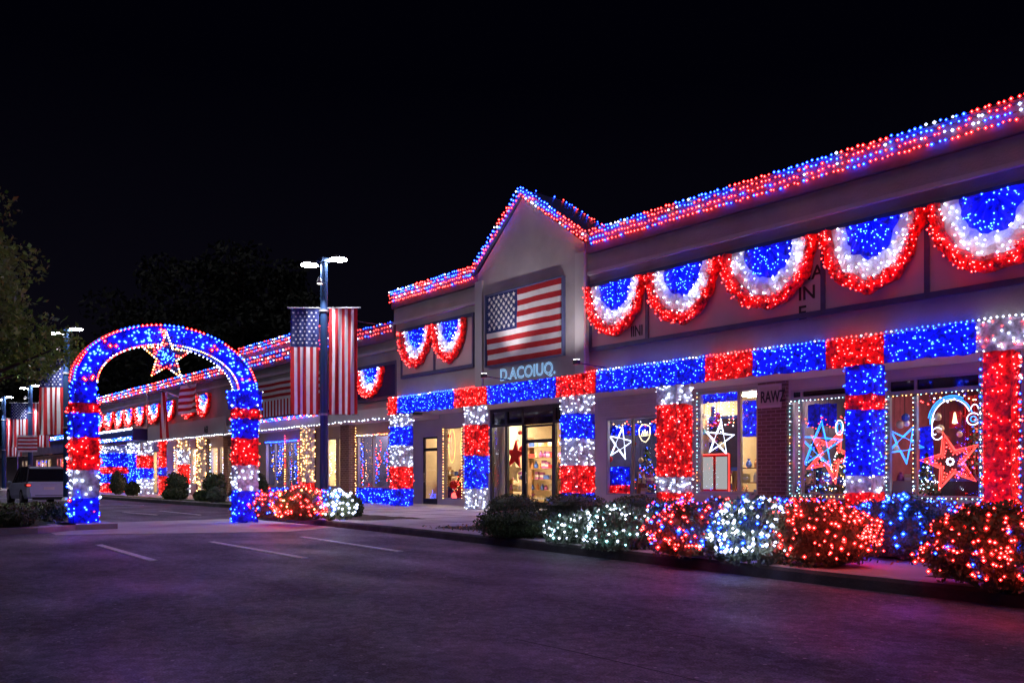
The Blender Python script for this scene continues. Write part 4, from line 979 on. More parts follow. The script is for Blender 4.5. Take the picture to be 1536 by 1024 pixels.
# far columns with wraps of lights
def far_wrap(px, wpx, bands, label, YY=YW-.1, a=None, z1=3.42, r=.045, dens=26):
    x0 = on_y(px, YY); a = a or .55
    c = MB(); c.box(x0+.04, x0+a-.04, YY+.04, YY+a-.04, .15, z1, 'stucco2'); c.build('column', far)
    t = thing('column_light_wrap', label, 'light wrap', (x0, YY, .15), 'lit column wraps on the far shop row'); zt = z1
    for i, (col, f) in enumerate(bands):
        zb = .17+(z1-.17)*(1-f); m = MB(); kc = 'white' if col == 'warm' else col
        net_box(m, x0, x0+a, YY, YY+a, zb, zt, kc, dens, r, 'frl', mixb=('warm', 1.0) if col == 'warm' else None, seed=px); m.build('light_band', t); zt = zb
far_wrap(151, 8, [('white', .15), ('blue', .45), ('red', .6), ('blue', .8), ('red', 1)], 'lit column of many colours seen just right of the left arch leg', a=1.6)
far_wrap(193, 8, [('white', .2), ('blue', 1)], 'lit column wrapped white over blue, left of a red banded one under the arch', a=.9)
far_wrap(205, 8, [('white', .25), ('red', .5), ('blue', .7), ('white', 1)], 'lit column wrapped white, red, blue, white under the arch', a=.8)
far_wrap(238, 6, [('red', .5), ('blue', .65), ('red', 1)], 'slim red lit column with a blue stretch under the arch', a=.35)
far_wrap(267, 6, [('warm', .2), ('white', .45), ('red', .8), ('white', 1)], 'lit column warm at the top and red in the middle under the arch', a=.5)
far_wrap(296, 5, [('warm', 1)], 'slim warm lit column nearest the right arch leg', a=.33)
far_wrap(372, 5, [('warm', 1)], 'warm lit column right behind the right leg of the arch', a=.35, r=.036)
far_wrap(452, 9, [('warm', .75), ('red', 1)], 'warm lit column with reddish foot beside the big street banner', a=.42, r=.034, dens=40)
string([[(on_y(428, YF-.1), YF-.1, .7), (on_y(428, YF-.1), YF-.1, 3.3)], [(on_y(448, YF-.1), YF-.1, .9), (on_y(448, YF-.1), YF-.1, 3.0)]], .12, .035, lambda *_: random.choice(['b_warm', 'b_warm', 'b_red']), 'warm bulbs between the two blue lit windows right of the arch')
string([[(on_y(534, YF-.1), YF-.1, .3), (on_y(534, YF-.1), YF-.1, 3.4)]], .12, .03, lambda *_: 'b_warm', 'warm bulbs running up the brick pier right of the street banner')
string([[(on_y(a, YF-.1), YF-.1, .7), (on_y(a, YF-.1), YF-.1, 3.2)] for a in (161, 183, 262, 285, 316)], .16, .045, lambda *_: random.choice(['b_warm', 'b_white', 'b_cyan']), 'pale bulbs on the window edges of the far shops under the arch')
string([[(on_y(a, YF-.1), YF-.1, 2.98), (on_y(b, YF-.1), YF-.1, 2.98)] for a, b in ((398, 447),)], .13, .035, lambda *_: 'b_blue', 'blue bulbs along the top of the windows right of the arch')
string([[(on_y(535, YF-.1), YF-.1, 2.98), (on_y(583, YF-.1), YF-.1, 2.98)]], .12, .03, garl, 'orange bulbs along the top of the window left of the gabled shop')
# glowing goods in the far windows
def sparkle(px0, px1, Y, cols, n, label, z0=.8, z1=2.9, r=.04):
    m = MB(); a, b = on_y(px0, Y), on_y(px1, Y); m.tube([(a, Y, z1+.05), (b, Y, z1+.05)], .006, 'wire', 4)
    for i in range(max(3, int((b-a)/.17))):
        x = rnd(a, b); cc = random.choice(cols); z = rnd(z0, z1-.5); zt = min(z1, z+rnd(.5, 1.3)); m.tube([(x, Y, z), (x, Y, zt)], .006, 'wire', 4)
        while z < zt: m.bulb((x+rnd(-.06, .06), Y+rnd(-.05, .05), z), r*rnd(.6, 1.1), cc if random.random() < .75 else random.choice(cols)); z += rnd(.06, .15)
    return tag(m.build('light_strands'), label, 'string lights', 'strands of lights hanging in far shop windows')
sparkle(162, 192, YF+.4, ['b_blue', 'b_red', 'b_white', 'b_cyan'], 0, 'mixed coloured strands in the far left window under the arch', r=.05)
sparkle(262, 300, YF+.4, ['b_warm', 'b_white', 'b_warm', 'b_red'], 0, 'warm strands in the middle windows under the arch', r=.045)
sparkle(317, 341, YF+.4, ['b_warm', 'b_white', 'b_blue'], 0, 'warm and blue strands in the window left of the right arch leg', r=.045)
sparkle(399, 425, YF+.4, ['b_blue', 'b_blue', 'b_red', 'b_warm'], 0, 'blue and red strands in the first window right of the arch', r=.035)
sparkle(431, 446, YF+.4, ['b_blue', 'b_blue', 'b_white'], 0, 'blue strands in the second window right of the arch', r=.035)
sparkle(491, 520, YF+.5, ['b_white', 'b_warm'], 0, 'white strands in the bright shop right of the street banner pole', r=.03)
sparkle(537, 583, YF+.4, ['b_blue', 'b_blue', 'b_red', 'b_warm', 'b_white'], 0, 'blue and orange strands in the window left of the gabled shop', r=.03)
shelf(489, 521, YF+2, 5, 'white shelf inside the bright shop right of the pole', where='inside the bright shop right of the pole', k='whitegood')

# end building
EX0, EX1 = -150, XF0
g = MB(); g.box(EX0, EX1, YW+.2, YW+.6, 3.3, 4.3, 'stucco'); g.box(EX0, EX0+.5, YW+.6, YW+12, 0, 4.3, 'stucco'); g.build('wall', end)
g = MB(); g.box(EX0, EX1, YW, YW+12, 4.3, 4.6, 'frame_blue'); g.build('roof', end)
eo = [(on_y(a, YF), on_y(b, YF), .3, 3.0) for a, b in ((33, 36), (38, 41.5), (54, 59), (60, 65), (66, 71), (72, 77), (85, 88), (89.5, 95), (98, 103))]
front_wall(eo, EX0+.5, EX1, G-.02, 3.3, YF, 'shutter', end); room(end, EX0+1, EX1-.1, YF, 'wall_warm', 'ceil_far', lamps=9, zc=3.25, lz=1.5)
for o in eo: window(end, *o, YF+.03, (), None, 'alu', w=.08)
string([[(xw(50), YW-.05, 4.62), (EX1, YW-.05, 4.62)], [(xw(50), YW-.05, 4.45), (EX1, YW-.05, 4.45)]], .35, .075, lambda *_: random.choice(['b_blue', 'b_blue', 'b_blue', 'b_red', 'b_white']), 'blue bulbs along the roof edge of the farthest shops')
sparkle(54, 77, YF+.4, ['b_warm', 'b_warm', 'b_red', 'b_blue'], 0, 'warm strands in the farthest bright windows', r=.09)
sparkle(89, 103, YF+.4, ['b_red', 'b_warm', 'b_blue'], 0, 'red strands in the farthest window left of the arch', r=.08)

# blue lit wall garland below the window left of the first column
def hedge_net(x0, x1, y, z0, z1, label, dens=60, r=.03, colour='blue'):
    m = MB(); net_box(m, x0, x1, y, y+.3, z0, z1, colour, dens, r, 'frl'); return tag(m.build('wall_light_net'), label, 'light net')
hedge_net(on_y(534, YW+.6), on_y(597, YW+.6), YW+.6, .18, .78, 'low blue lit net under the window left of the first tall column', dens=45)
hedge_net(on_y(398, YW+.6), on_y(452, YW+.6), YW+.6, .18, .72, 'low blue lit net under the windows just right of the arch', dens=30)

# ------------------------------------------------------------------ ARCH
XA = -21.75
YA0, YA1 = 5.25, 9.2            # centres of the legs
LW, LD = .56, .44
arch = thing('light_arch', 'big arch of blue, red and white lit netting spanning the lane', 'arch', (XA, (YA0+YA1)/2, 0))
def arch_leg(yc, bands, z0, w=LW, d=LD):
    zb = z0
    for i, (col, z1, ww, mx) in enumerate(bands):
        m = MB(); net_box(m, XA-d/2*ww, XA+d/2*ww, yc-w/2*ww, yc+w/2*ww, zb, z1, col, 34, .033, 'frlk', seed=i*1.7+yc, mixb=mx)
        if ww > 1.05: net_box(m, XA-d/2*ww, XA+d/2*ww, yc-w/2*ww, yc+w/2*ww, zb, z1, col, 10, .03, 'b', seed=i)
        m.build('leg_band', arch); zb = z1
ZS = 3.30
arch_leg(YA1, [('blue', .86, 1, None), ('white', 1.52, 1, None), ('red', 2.25, 1, None), ('blue', 2.76, 1, None), ('red', 3.02, 1.08, None), ('blue', 3.50, 1.25, ('white', .2))], .02)
arch_leg(YA0, [('blue', .72, 1, ('red', .2)), ('white', 1.38, 1, ('blue', .15)), ('red', 2.15, 1, ('white', .1)), ('blue', 2.72, 1, None), ('red', 2.95, 1.04, None), ('blue', 3.50, .85, None)], .14)
m = MB(); m.prism([(XA-.6, YA0-.65), (XA+.75, YA0-.6), (XA+.75, YA0+.55), (XA-.6, YA0+.6)], 0, .13, 'concrete'); m.build('plinth', arch)
# curved body
m = MB(); NA = 44; cy = (YA0+YA1)/2; ry = (YA1-YA0)/2; rise = 1.30; zc = 3.45; T = .44
def AP(th, off, dx):
    c, s_ = math.cos(th), math.sin(th); y = cy-(ry+off)*c; z = zc+(rise+off*.95)*s_
    n = .02*noise.noise(Vector((y*5, z*5, dx*4)))
    return (XA+dx+(n if dx > 0 else -n), y, z)
prof = [(-T/2, -.22), (-T/2, .22), (0, .27), (T/2, .22), (T/2, -.22), (0, -.27)]
for i in range(NA):
    a, b = PI*i/NA, PI*(i+1)/NA
    for q in range(6):
        (o1, d1), (o2, d2) = prof[q], prof[(q+1) % 6]
        m.face((AP(a, o1, d1), AP(a, o2, d2), AP(b, o2, d2), AP(b, o1, d1)), 'red_net' if (q == 3 and math.sin(a*7) > .1) else 'blue_net')
for i in range(150):
    th = rnd(.03, PI-.03); off = rnd(-T/2+.05, T/2-.05); m.bulb(AP(th, off, .29), rnd(.028, .056), 'b_red' if math.sin(th*9+1) > .93 else 'b_blue')
    if i % 2: m.bulb(AP(th, off, -.29), rnd(.024, .044), 'b_blue')
for i in range(64):
    th = PI*(i+.5)/64; p = AP(th, T/2+.03, .2); m.bulb(p, .042, 'b_red' if (i//5) % 2 else 'b_blue')
    p = AP(th, T/2+.03, -.2); m.bulb(p, .036, 'b_red')
for i in range(90):
    th = PI*(i+.5)/90; k = 'b_red' if random.random() < (.7 if i < 35 else .25) else random.choice(['b_white', 'b_cyan', 'b_white', 'b_warm'])
    m.bulb(AP(th, -T/2-.03, .2), .026, k)
    if i % 2: m.bulb(AP(th, -T/2-.03, -.2), .026, 'b_white')
m.build('arch_curve', arch)
m = MB(); m.tube([AP(PI*i/40, T/2+.05, 0) for i in range(41)], .016, 'alu', 5); m.build('arch_rail', arch)
# star hung in the arch
t = thing('hanging_star', 'star edged in warm bulbs hung under the crown of the arch', 'star', (XA+.35, cy, 4.3))
def YZ(px, py, X):           # point on plane x = X
    dx, dy = ray(px); s_ = X/dx; return dy*s_, H+s_*(HY-py)/F
sy, sz = YZ(249, 535, XA+.36); sr = .60; P = starpts(sy, sz, sr, 0, .42)
m = MB(); m.tube([(XA+.36, y, z) for y, z in P], .016, 'wire', 5, closed=True)
for a, b in zip(P, P[1:]+P[:1]):
    for q in range(6):
        y = a[0]+(b[0]-a[0])*q/6; z = a[1]+(b[1]-a[1])*q/6; m.bulb((XA+.40, y, z), .031, random.choice(['b_warm', 'b_white', 'b_red']))
m.build('star_outline', t)
m = MB(); P2 = starpts(sy, sz, sr*.86, 0, .42)
for X in (XA+.32, XA+.37): m.face([(X, y, z) for y, z in (P2 if X > XA+.33 else P2[::-1])], 'f_blue')
for i in range(10):
    a, b = P2[i], P2[(i+1) % 10]; m.face(((XA+.32, *a), (XA+.32, *b), (XA+.37, *b), (XA+.37, *a)), 'red_net')
for i in range(90):
    th = rnd(0, 2*PI); rr = sr*.8*rnd(.05, 1)
    tip = abs(((th+PI/5) % (2*PI/5))-PI/5)/(PI/5)
    if rr > sr*(.78-.5*tip): continue
    m.bulb((XA+.40, sy+rr*math.sin(th), sz+rr*math.cos(th)), .030, 'b_red' if rr > sr*.38 else 'b_blue')
m.build('star_fill', t)

# ------------------------------------------------------------------ street lamps and banners
def street_lamp(px, d, ztop, label, r=.115, head=.26, spot=400):
    x, y = at(px, d); t = thing('street_lamp', label, 'street lamp', (x, y, 0), 'twin headed street lamps')
    m = MB(); m.tube([(x, y, 0), (x, y, ztop)], r, 'pole', 14, taper=[r*1.1, r*.9]); m.lathe((x, y, 0), [(r*1.9, 0), (r*1.9, .35), (r*1.5, .42), (r, .5)], 'concrete', 16)
    m.box(x-r*1.2, x+r*1.2, y-r*1.2, y+r*1.2, ztop-.06, ztop+.06, 'pole'); m.tube([(x, y, 3.0), (x, y, 3.06)], r*1.25, 'alu', 14); m.tube([(x, y, 6.0 if ztop > 7 else 5), (x, y, (6.06 if ztop > 7 else 5.06))], r*1.25, 'alu', 14)
    m.build('pole', t)
    for s_, dz, dd in ((-1, -.10, -.12), (1, .06, .12)):
        hx, hy = x+RX*s_*.42*ztop/7.5, y+RY*s_*.42*ztop/7.5; hz = ztop+dz
        m = MB(); m.tube([(x, y, ztop-.02), (hx, hy, hz+.03)], .035, 'pole', 8); m.build('arm', t)
        m = MB(); R_ = head*ztop/7.5
        m.lathe((hx, hy, hz), [(0, .10), (R_*.5, .09), (R_*.9, .05), (R_, .01), (R_, -.02), (R_*.94, -.025)], 'dark_metal', 20); h = m.build('lamp_head', t, smooth=True)
        m = MB(); m.lathe((hx, hy, hz), [(R_*.94, -.024), (R_*.9, -.045), (R_*.5, -.06), (0, -.065)], 'lamp_lens', 20); q = m.build('lens', h, smooth=True); q.matrix_parent_inverse = Matrix()
    # small spotlight added on the pole to brighten the banners below
    fx, fy = x-VX*.55, y-VY*.55; zs = ztop-.75
    m = MB(); m.tube([(x, y, zs), (fx, fy, zs+.05)], .02, 'alu', 6); m.lathe((fx, fy, zs), [(.03, .12), (.07, .02), (.08, -.05), (.075, -.052)], 'alu', 12); h = m.build('banner_spotlight', t)
    m = MB(); m.lathe((fx, fy, zs), [(.072, -.05), (0, -.055)], 'lamp_lens_small', 12); q = m.build('lens', h); q.matrix_parent_inverse = Matrix()
    ld = bpy.data.lights.new('spot_beam', 'SPOT'); ld.energy = spot; ld.spot_size = R(85); ld.spot_blend = .9; ld.shadow_soft_size = .05; ld.color = (.92, .93, 1)
    lo = bpy.data.objects.new('spot_beam', ld); C.objects.link(lo); lo.parent = t; lo.location = (fx-x, fy-y, zs-.07)
    v = Vector((-(fx-x)*1.0, -(fy-y)*1.0, -2.6)); lo.rotation_euler = v.to_track_quat('-Z', 'Y').to_euler()
    return x, y
def banner_pair(x, y, zt, zb, w, r, labels, gapL=.0, n=7, rightdrop=0, only=None):
    ax = (RX, RY)
    for s_, lab in ((-1, labels[0]), (1, labels[1])):
        if lab is None: continue
        x0 = (-r-.03-w) if s_ < 0 else (r+.03)
        t = thing('pole_banner', lab, 'banner flag', (x+ax[0]*s_*(r+w/2), y+ax[1]*s_*(r+w/2), zb), 'flag banners hung on the street lamps')
        off = (x+ax[0]*x0, y+ax[1]*x0, zt)
        hh = zt-zb
        if s_ < 0:
            colf = lambda u, v: 'f_blue' if v < .36 else ('f_red' if int(u*9) % 2 == 0 else 'f_white')
            stars = union_stars(.02, .98, .01, .35, .036*w/.8, 6, 5)
        else:
            colf = lambda u, v: 'f_red' if int(u*9) % 2 == 0 else 'f_white'; stars = ()
        ph = rnd(0, 6)
        m = cloth(w, hh, colf, 36, 25, lambda u, v: (.05*v+.012)*math.sin(u*11+ph+v*1.5)+.02*math.sin(u*23+v*4)+.03*noise.noise(Vector((u*3+ph, v*3, 2))), stars, off=off, ax=ax); m.build('cloth', t)
        m = MB(); e = x0+w*(.5+.56*s_)
        m.tube([(x, y, zt+.02), (x+ax[0]*(x0+(w+.10 if s_ > 0 else -.10)), y+ax[1]*(x0+(w+.10 if s_ > 0 else -.10)), zt+.03)], .018, 'alu', 6); m.build('bracket', t)
        m = MB(); m.tube([(x, y, zb+.01), (x+ax[0]*(x0+(w+.04 if s_ > 0 else -.04)), y+ax[1]*(x0+(w+.04 if s_ > 0 else -.04)), zb+.01)], .012, 'dark_metal', 6); m.build('lower_bracket', t)
x, y = street_lamp(486, 24.5, 7.5, 'tallest looking street lamp with blue pole beside the arch', )
banner_pair(x, y, 6.10, 3.02, .82, .115, ('starred banner left of the blue pole right of the arch', 'all striped banner right of the blue pole right of the arch'))
x, y = street_lamp(100, 31, 6.62, 'street lamp just left of the arch, its pole beside the silver car', r=.11)
banner_pair(x, y, 5.5, 2.76, .88, .11, ('starred banner in front of the tree left of the arch', 'striped banner partly behind the left arch leg'))
x, y = street_lamp(45.5, 50, 6.62, 'middle distance street lamp left of the silver car', r=.13)
banner_pair(x, y, 5.6, 3.0, 1.0, .13, ('small starred banner on the middle distance lamp', 'small striped banner on the middle distance lamp'))
x, y = street_lamp(6, 56, 6.5, 'street lamp cut by the left edge of the picture', r=.13)
banner_pair(x, y, 5.1, 2.6, 1.0, .13, (None, 'striped banner at the left edge of the picture'))
x, y = at(29, 46); m = MB(); m.tube([(x-RX*.1, y-RY*.1, 0), (x-RX*.1, y-RY*.1, 3.4)], .03, 'alu'); cloth(1.1, .9, stripes_h(9), 12, 18, lambda u, v: .1*math.sin(u*9), mb=m, off=(x-RX*.1, y-RY*.1, 3.6-.1), ax=(RX, RY)); tag(m.build('shop_flag'), 'sideways striped flag between the two leftmost lamps', 'flag')
# thin cable from lamp to roof
x, y = at(486, 24.5); m = MB(); A = Vector((x, y, 6.2)); B = Vector((XL+.4, YW-.1, 6.95)); m.tube([A.lerp(B, i/14)-Vector((0, 0, 1.0*4*(i/14)*(1-i/14)*.25)) for i in range(15)], .012, 'wire', 5); tag(m.build('overhead_cable'), 'thin cable from the tall lamp to the roof corner', 'cable')

# ------------------------------------------------------------------ SHRUBS
def shrub(name, cx, cy, rx, ry, h, n, leaf, k, label, cat='shrub', group=None, z0=.16, box=0.0, lump=.16, spiky=False):
    m = MB(); sd = cx*3.1+cy
    def surf(th, ph, f=1.0):
        ct, st = math.cos(th), math.sin(th); cp, sp_ = math.cos(ph), math.sin(ph)
        d = Vector((ct*cp, st*cp, sp_)); 
        e = 1+lump*noise.noise(d*2.2+Vector((sd, 0, 0)))*1.6+lump*.5*noise.noise(d*5+Vector((sd, 3, 0)))
        if box: e *= 1+box*(abs(cp*sp_)*1.2)
        return Vector((cx+d.x*rx*e*f, cy+d.y*ry*e*f, z0+h*.45+d.z*h*.55*e*f))
    NT, NP = 18, 9
    for i in range(NT):
        for j in range(NP):
            q = []
            for a, b in ((i, j), (i+1, j), (i+1, j+1), (i, j+1)):
                v = surf(2*PI*(a % NT)/NT, -PI/2*.8+(PI*.9)*b/NP, .86); v.z = max(v.z, z0-.02); q.append(v)
            m.face(q, k)
    for i in range(n):
        th = rnd(0, 2*PI); ph = math.asin(rnd(-.75, 1)); p = surf(th, ph, rnd(.82, 1.06) if not spiky else rnd(.8, 1.18))
        if p.z < z0-.01: p.z = z0+rnd(0, .05)
        m.leaf(p, leaf, k, up=1.2 if spiky else .3)
    o = m.build(name); tag(o, label, cat, group)
    return surf
def bush_lights(surf, z0, n, kf, r, label, f=(1.02, 1.12), thr=None, phr=(-.45, 1), clusters=6):
    m = MB(); cs = [(rnd(0, 2*PI), rnd(*phr)) for _ in range(clusters)]; prev = None; tot = 0; P = []
    while tot < n:
        if random.random() < .4:
            c = random.choice(cs); th = c[0]+random.gauss(0, .45); sp = max(phr[0], min(.98, c[1]+random.gauss(0, .3)))
        else: th = rnd(0, 2*PI); sp = rnd(*phr)
        p = surf(th, math.asin(sp), rnd(*f))
        if p.z < z0+.02: continue
        m.bulb(p, r*rnd(.55, 1.3), kf(tot, p)); tot += 1; P.append(p)
    q0 = sum(P, Vector())/len(P); P.sort(key=lambda p: (round(p.z*5), math.atan2(p.y-q0.y, p.x-q0.x)))
    for a, b in zip(P, P[1:]):
        if (a-b).length < .5: m.tube([a, b], .003, 'wire', 3)
    return tag(m.build('bush_string_light'), label, 'string lights')
def bushpx(px, py, wpx, ytop, k, leaf, n, label, lights=None, r=.024, nl=0, llab=None, depthf=1.0, spiky=False, lump=.2, box=0, group=None, name='shrub', f=(.97, 1.10), z0=.16):
    p = gnd(px, py, z0); d = F*(H-z0)/(py-HY); rx = wpx/2*d/F*(1.14 if lights else 1)
    # base pixel row is the near foot: push the centre back by its depth radius
    ry = rx*depthf; cx, cy = at(px, d+ry*.8); zt = H-(ytop-HY)/F*(d+ry*.8); h = max(.3, zt-z0)
    s_ = shrub(name, cx, cy, rx, ry, h, n, leaf, k, label, z0=z0, spiky=spiky, lump=lump, box=box, group=group)
    if lights: bush_lights(s_, z0, int(nl*2.0), lights, r*1.28, llab, f=f)
pick = lambda *c: (lambda i, p: random.choice(c))
# dark clipped hedges in front of the entrance
bushpx(778, 807, 125, 762, 'leaf', .045, 5200, 'dark rounded shrub nearest the kerb in front of the gabled entrance', lump=.08, box=.12)
bushpx(835, 803, 60, 765, 'leaf', .045, 2500, 'small dark shrub tucked behind the white lit bush', lump=.08, box=.12)
bushpx(770, 783, 76, 742, 'leaf', .05, 3200, 'dark clipped hedge directly before the entrance door', lump=.06, box=.2)
bushpx(860, 783, 95, 741, 'leaf', .05, 3600, 'dark clipped hedge in front of the column under the right edge of the gable', lump=.06, box=.2)
bushpx(955, 781, 80, 744, 'leaf', .05, 3000, 'dark clipped hedge below the shield sign window', lump=.06, box=.2)
# lit shrubs of the long bed
W_, B_, R_2 = pick('b_white', 'b_white', 'b_cyan'), pick('b_blue', 'b_blue', 'b_blue', 'b_white'), pick('b_red')
bushpx(870, 815, 90, 772, 'leaf3', .085, 2600, 'wispy grey green shrub left end of the white lit pair', W_, .022, 70, 'white bulbs on the leftmost wispy shrub beside the dark hedge', spiky=True)
bushpx(935, 824, 100, 764, 'leaf3', .085, 3200, 'wispy grey green shrub between dark hedge and red lit shrub', W_, .022, 95, 'white bulbs on the wispy shrub left of the first red and blue shrub', spiky=True)
bushpx(990, 806, 70, 760, 'leaf3', .07, 1800, 'wispy shrub behind the white lit ones under the shield sign', B_, .02, 45, 'blue bulbs between the white and red lit shrubs', spiky=True)
bushpx(1035, 838, 110, 756, 'leaf2', .06, 3600, 'leafy shrub below the mostly red column', pick('b_red', 'b_red', 'b_red', 'b_red', 'b_blue'), .022, 120, 'red and few blue bulbs on the shrub below the mostly red column')
bushpx(1090, 842, 60, 770, 'leaf2', .06, 1700, 'small shrub left of the tall white lit one', B_, .024, 45, 'blue bulbs on the small shrub left of the tall white lit one')
bushpx(1128, 846, 100, 752, 'leaf3', .07, 3200, 'pale shrub below the brick pier', pick('b_white', 'b_white', 'b_white', 'b_blue'), .024, 110, 'white bulbs on the pale shrub below the brick pier', spiky=True)
bushpx(1180, 830, 60, 750, 'leaf2', .06, 1600, 'small shrub between the white and the wide red lit shrubs', B_, .022, 40, 'blue bulbs on the small shrub right of the pale one')
bushpx(1232, 852, 135, 752, 'leaf2', .055, 5200, 'wide round shrub below the overlapping stars window', pick('b_red'), .021, 150, 'red bulbs on the wide shrub below the overlapping stars window')
bushpx(1345, 842, 120, 750, 'leaf2', .055, 4200, 'shrub behind the short paved gap, below the largest star window', pick('b_blue'), .026, 60, 'blue bulbs on the shrub behind the paved gap')
bushpx(1484, 886, 165, 762, 'leaf2', .055, 8500, 'big shrub at the right edge standing nearest the camera', pick(*['b_red']*11, 'b_blue'), .017, 130, 'red bulbs with a few blue on the big shrub nearest the camera', depthf=.8)
bushpx(1640, 905, 200, 770, 'leaf2', .055, 5000, 'shrub past the right edge beside the biggest red lit one', pick('b_red'), .018, 60, 'red bulbs on the shrub past the right edge')
# low hedge under the windows
for i, (px, w2, cl, nm) in enumerate(((1015, 75, pick('b_red', 'b_blue'), 'below the mostly red column'), (1085, 80, pick('b_red', 'b_blue'), 'below the poster case'), (1160, 80, pick('b_blue', 'b_red', 'b_blue'), 'at the foot of the brick pier'),
                           (1235, 85, pick('b_red', 'b_blue', 'b_red'), 'below the overlapping stars'), (1310, 85, pick('b_red', 'b_red', 'b_blue'), 'at the foot of the mostly blue column'), (1395, 95, pick('b_blue'), 'below the largest star'), (1485, 100, pick('b_red', 'b_blue'), 'at the foot of the wholly red column'))):
    bushpx(px, 793+i*3.5, w2*1.15, 747+i*1.0, 'leaf2', .06, 1700, 'low back row hedge plant '+nm, cl, .024, 62, 'mixed bulbs on the back row hedge plant '+nm, lump=.1)
# group by the street lamp
bushpx(412, 779, 60, 736, 'leaf2', .07, 1800, 'shrub touching the right arch leg', pick('b_red', 'b_red', 'b_red', 'b_red', 'b_blue'), .029, 95, 'red bulbs on the shrub touching the right arch leg')
bushpx(452, 781, 74, 732, 'leaf2', .07, 2200, 'round shrub left of the tall lamp pole', pick('b_red', 'b_red', 'b_red', 'b_red', 'b_warm'), .029, 125, 'red bulbs on the round shrub left of the tall lamp pole')
bushpx(492, 780, 34, 736, 'leaf2', .07, 900, 'small shrub at the foot of the tall lamp pole', B_, .036, 60, 'blue bulbs on the small shrub at the foot of the lamp pole')
bushpx(513, 780, 32, 738, 'leaf2', .07, 900, 'small shrub right of the tall lamp pole', pick('b_white'), .034, 60, 'white bulbs on the small shrub right of the lamp pole')
bushpx(530, 776, 30, 742, 'leaf', .06, 1200, 'dark unlit round shrub right of the white lit one near the lamp', lump=.06)
# far unlit shrubs
def ballshrub(px, y, wpx, py_top, label, k='leaf', box=0):
    dx, dy = ray(px); d = y/dy; x = dx*d; rx = wpx/2*d/F; zt = H-(py_top-HY)/F*d
    shrub('shrub', x, y, rx, rx*.9, max(.4, zt-.16), 900, .14, k, label, z0=.17, lump=.05, box=box, group=None)
ballshrub(177, 15.2, 26, 707, 'tall round dark shrub left of the others seen through the arch')
ballshrub(199, 14.9, 22, 722, 'lower round dark shrub second from the left through the arch')
ballshrub(265, 14.6, 34, 711, 'squared dark hedge in the middle of the view through the arch', box=.3)
ballshrub(262, 14.0, 40, 733, 'low spreading dark shrub in front of the squared hedge')
ballshrub(322, 14.4, 34, 712, 'squared dark hedge just left of the right arch leg', box=.3)
ballshrub(303, 13.9, 26, 736, 'low dark shrub in front of the hedge by the right arch leg')
ballshrub(325, 13.75, 30, 731, 'pale grassy mound beside the right arch leg', 'leaf3')
ballshrub(390, 14.5, 24, 711, 'round dark shrub right behind the right arch leg')
bushpx(80, 782, 34, 756, 'leaf', .08, 1300, 'dark round shrub on the island left of the left arch leg', lump=.06, z0=.15)
bushpx(20, 790, 60, 764, 'leaf', .08, 1300, 'low dark ground shrub at left edge of the island', lump=.1, z0=.15)
m = MB(); 
for i in range(2600):
    x_ = rnd(-36, -21.2); y_ = rnd(1, 4.6+(-21-x_)*.22)
    m.leaf((x_, y_, .22+rnd(0, .06)), rnd(.08, .16), 'leaf2' if i % 3 else 'soil', up=1.0)
tag(m.build('ground_cover'), 'low leafy ground cover on the left island', 'ground cover', kind='stuff')
# fallen leaves / mulch chips along the bed
m = MB()
for i in range(1500):
    x_ = rnd(-14.2, 3); y_ = rnd(9.6, 11.2)-(.6 if x_ > -3 else 0)+.12*(-x_)*.0; m.leaf((x_, y_, .21+rnd(-.02, .02)), rnd(.03, .07), random.choice(['good3', 'soil', 'wood', 'leaf2']), up=0)
tag(m.build('leaf_litter'), 'scattered dead leaves on the planting bed', 'leaf litter', kind='stuff')

# ------------------------------------------------------------------ TREES
def tree(x, y, h, rc, zc0, n, leaf, k, label, limbs=9, tr=.22, sq=.7, clumps=34, name='tree', cr=.34):
    t = thing(name, label, 'tree', (x, y, 0)); m = MB()
    m.tube([(x, y, 0), (x+.1, y, zc0*.5), (x, y+.1, zc0), (x, y, h*.75)], tr, 'bark', 9, taper=[tr*1.3, tr, tr*.75, tr*.25])
    cl = []
    for i in range(clumps):
        th = rnd(0, 2*PI); f = math.sqrt(rnd(.05, 1)); ph = rnd(-.8, 1)
        c = Vector((x+rc*f*math.cos(th)*math.sqrt(1-min(.9, ph*ph)*.8), y+rc*f*math.sin(th)*math.sqrt(1-min(.9, ph*ph)*.8), (zc0+h)/2+(h-zc0)/2*ph*.95)); cl.append((c, rc*cr*rnd(.6, 1.25)))
    for i in range(limbs):
        c = cl[i][0]; b = Vector((x, y, zc0*rnd(.7, 1.1))); mid = b.lerp(c, .5)+Vector((0, 0, .3)); m.tube([b, mid, c], .05, 'bark', 6, taper=[tr*.5, tr*.28, .02])
    m.build('trunk', t); m = MB()
    for i in range(n):
        c, r_ = random.choice(cl); v = Vector((random.gauss(0, 1), random.gauss(0, 1), random.gauss(0, 1))).normalized()*r_*(rnd(.2, 1)**.5); v.z *= sq
        m.leaf(c+v, leaf, k)
    m.build('crown', t)
x, y = at(-98, 26); tree(x, y, 8.3, 3.9, 3.7, 24000, .15, 'tree_leaf', 'leafy olive tree at the left edge overhanging the banners', clumps=55, cr=.27)
x, y = at(-150, 24); tree(x, y, 10, 4.0, 4.0, 5000, .2, 'tree_leaf', 'leafy tree past the left edge behind the island')
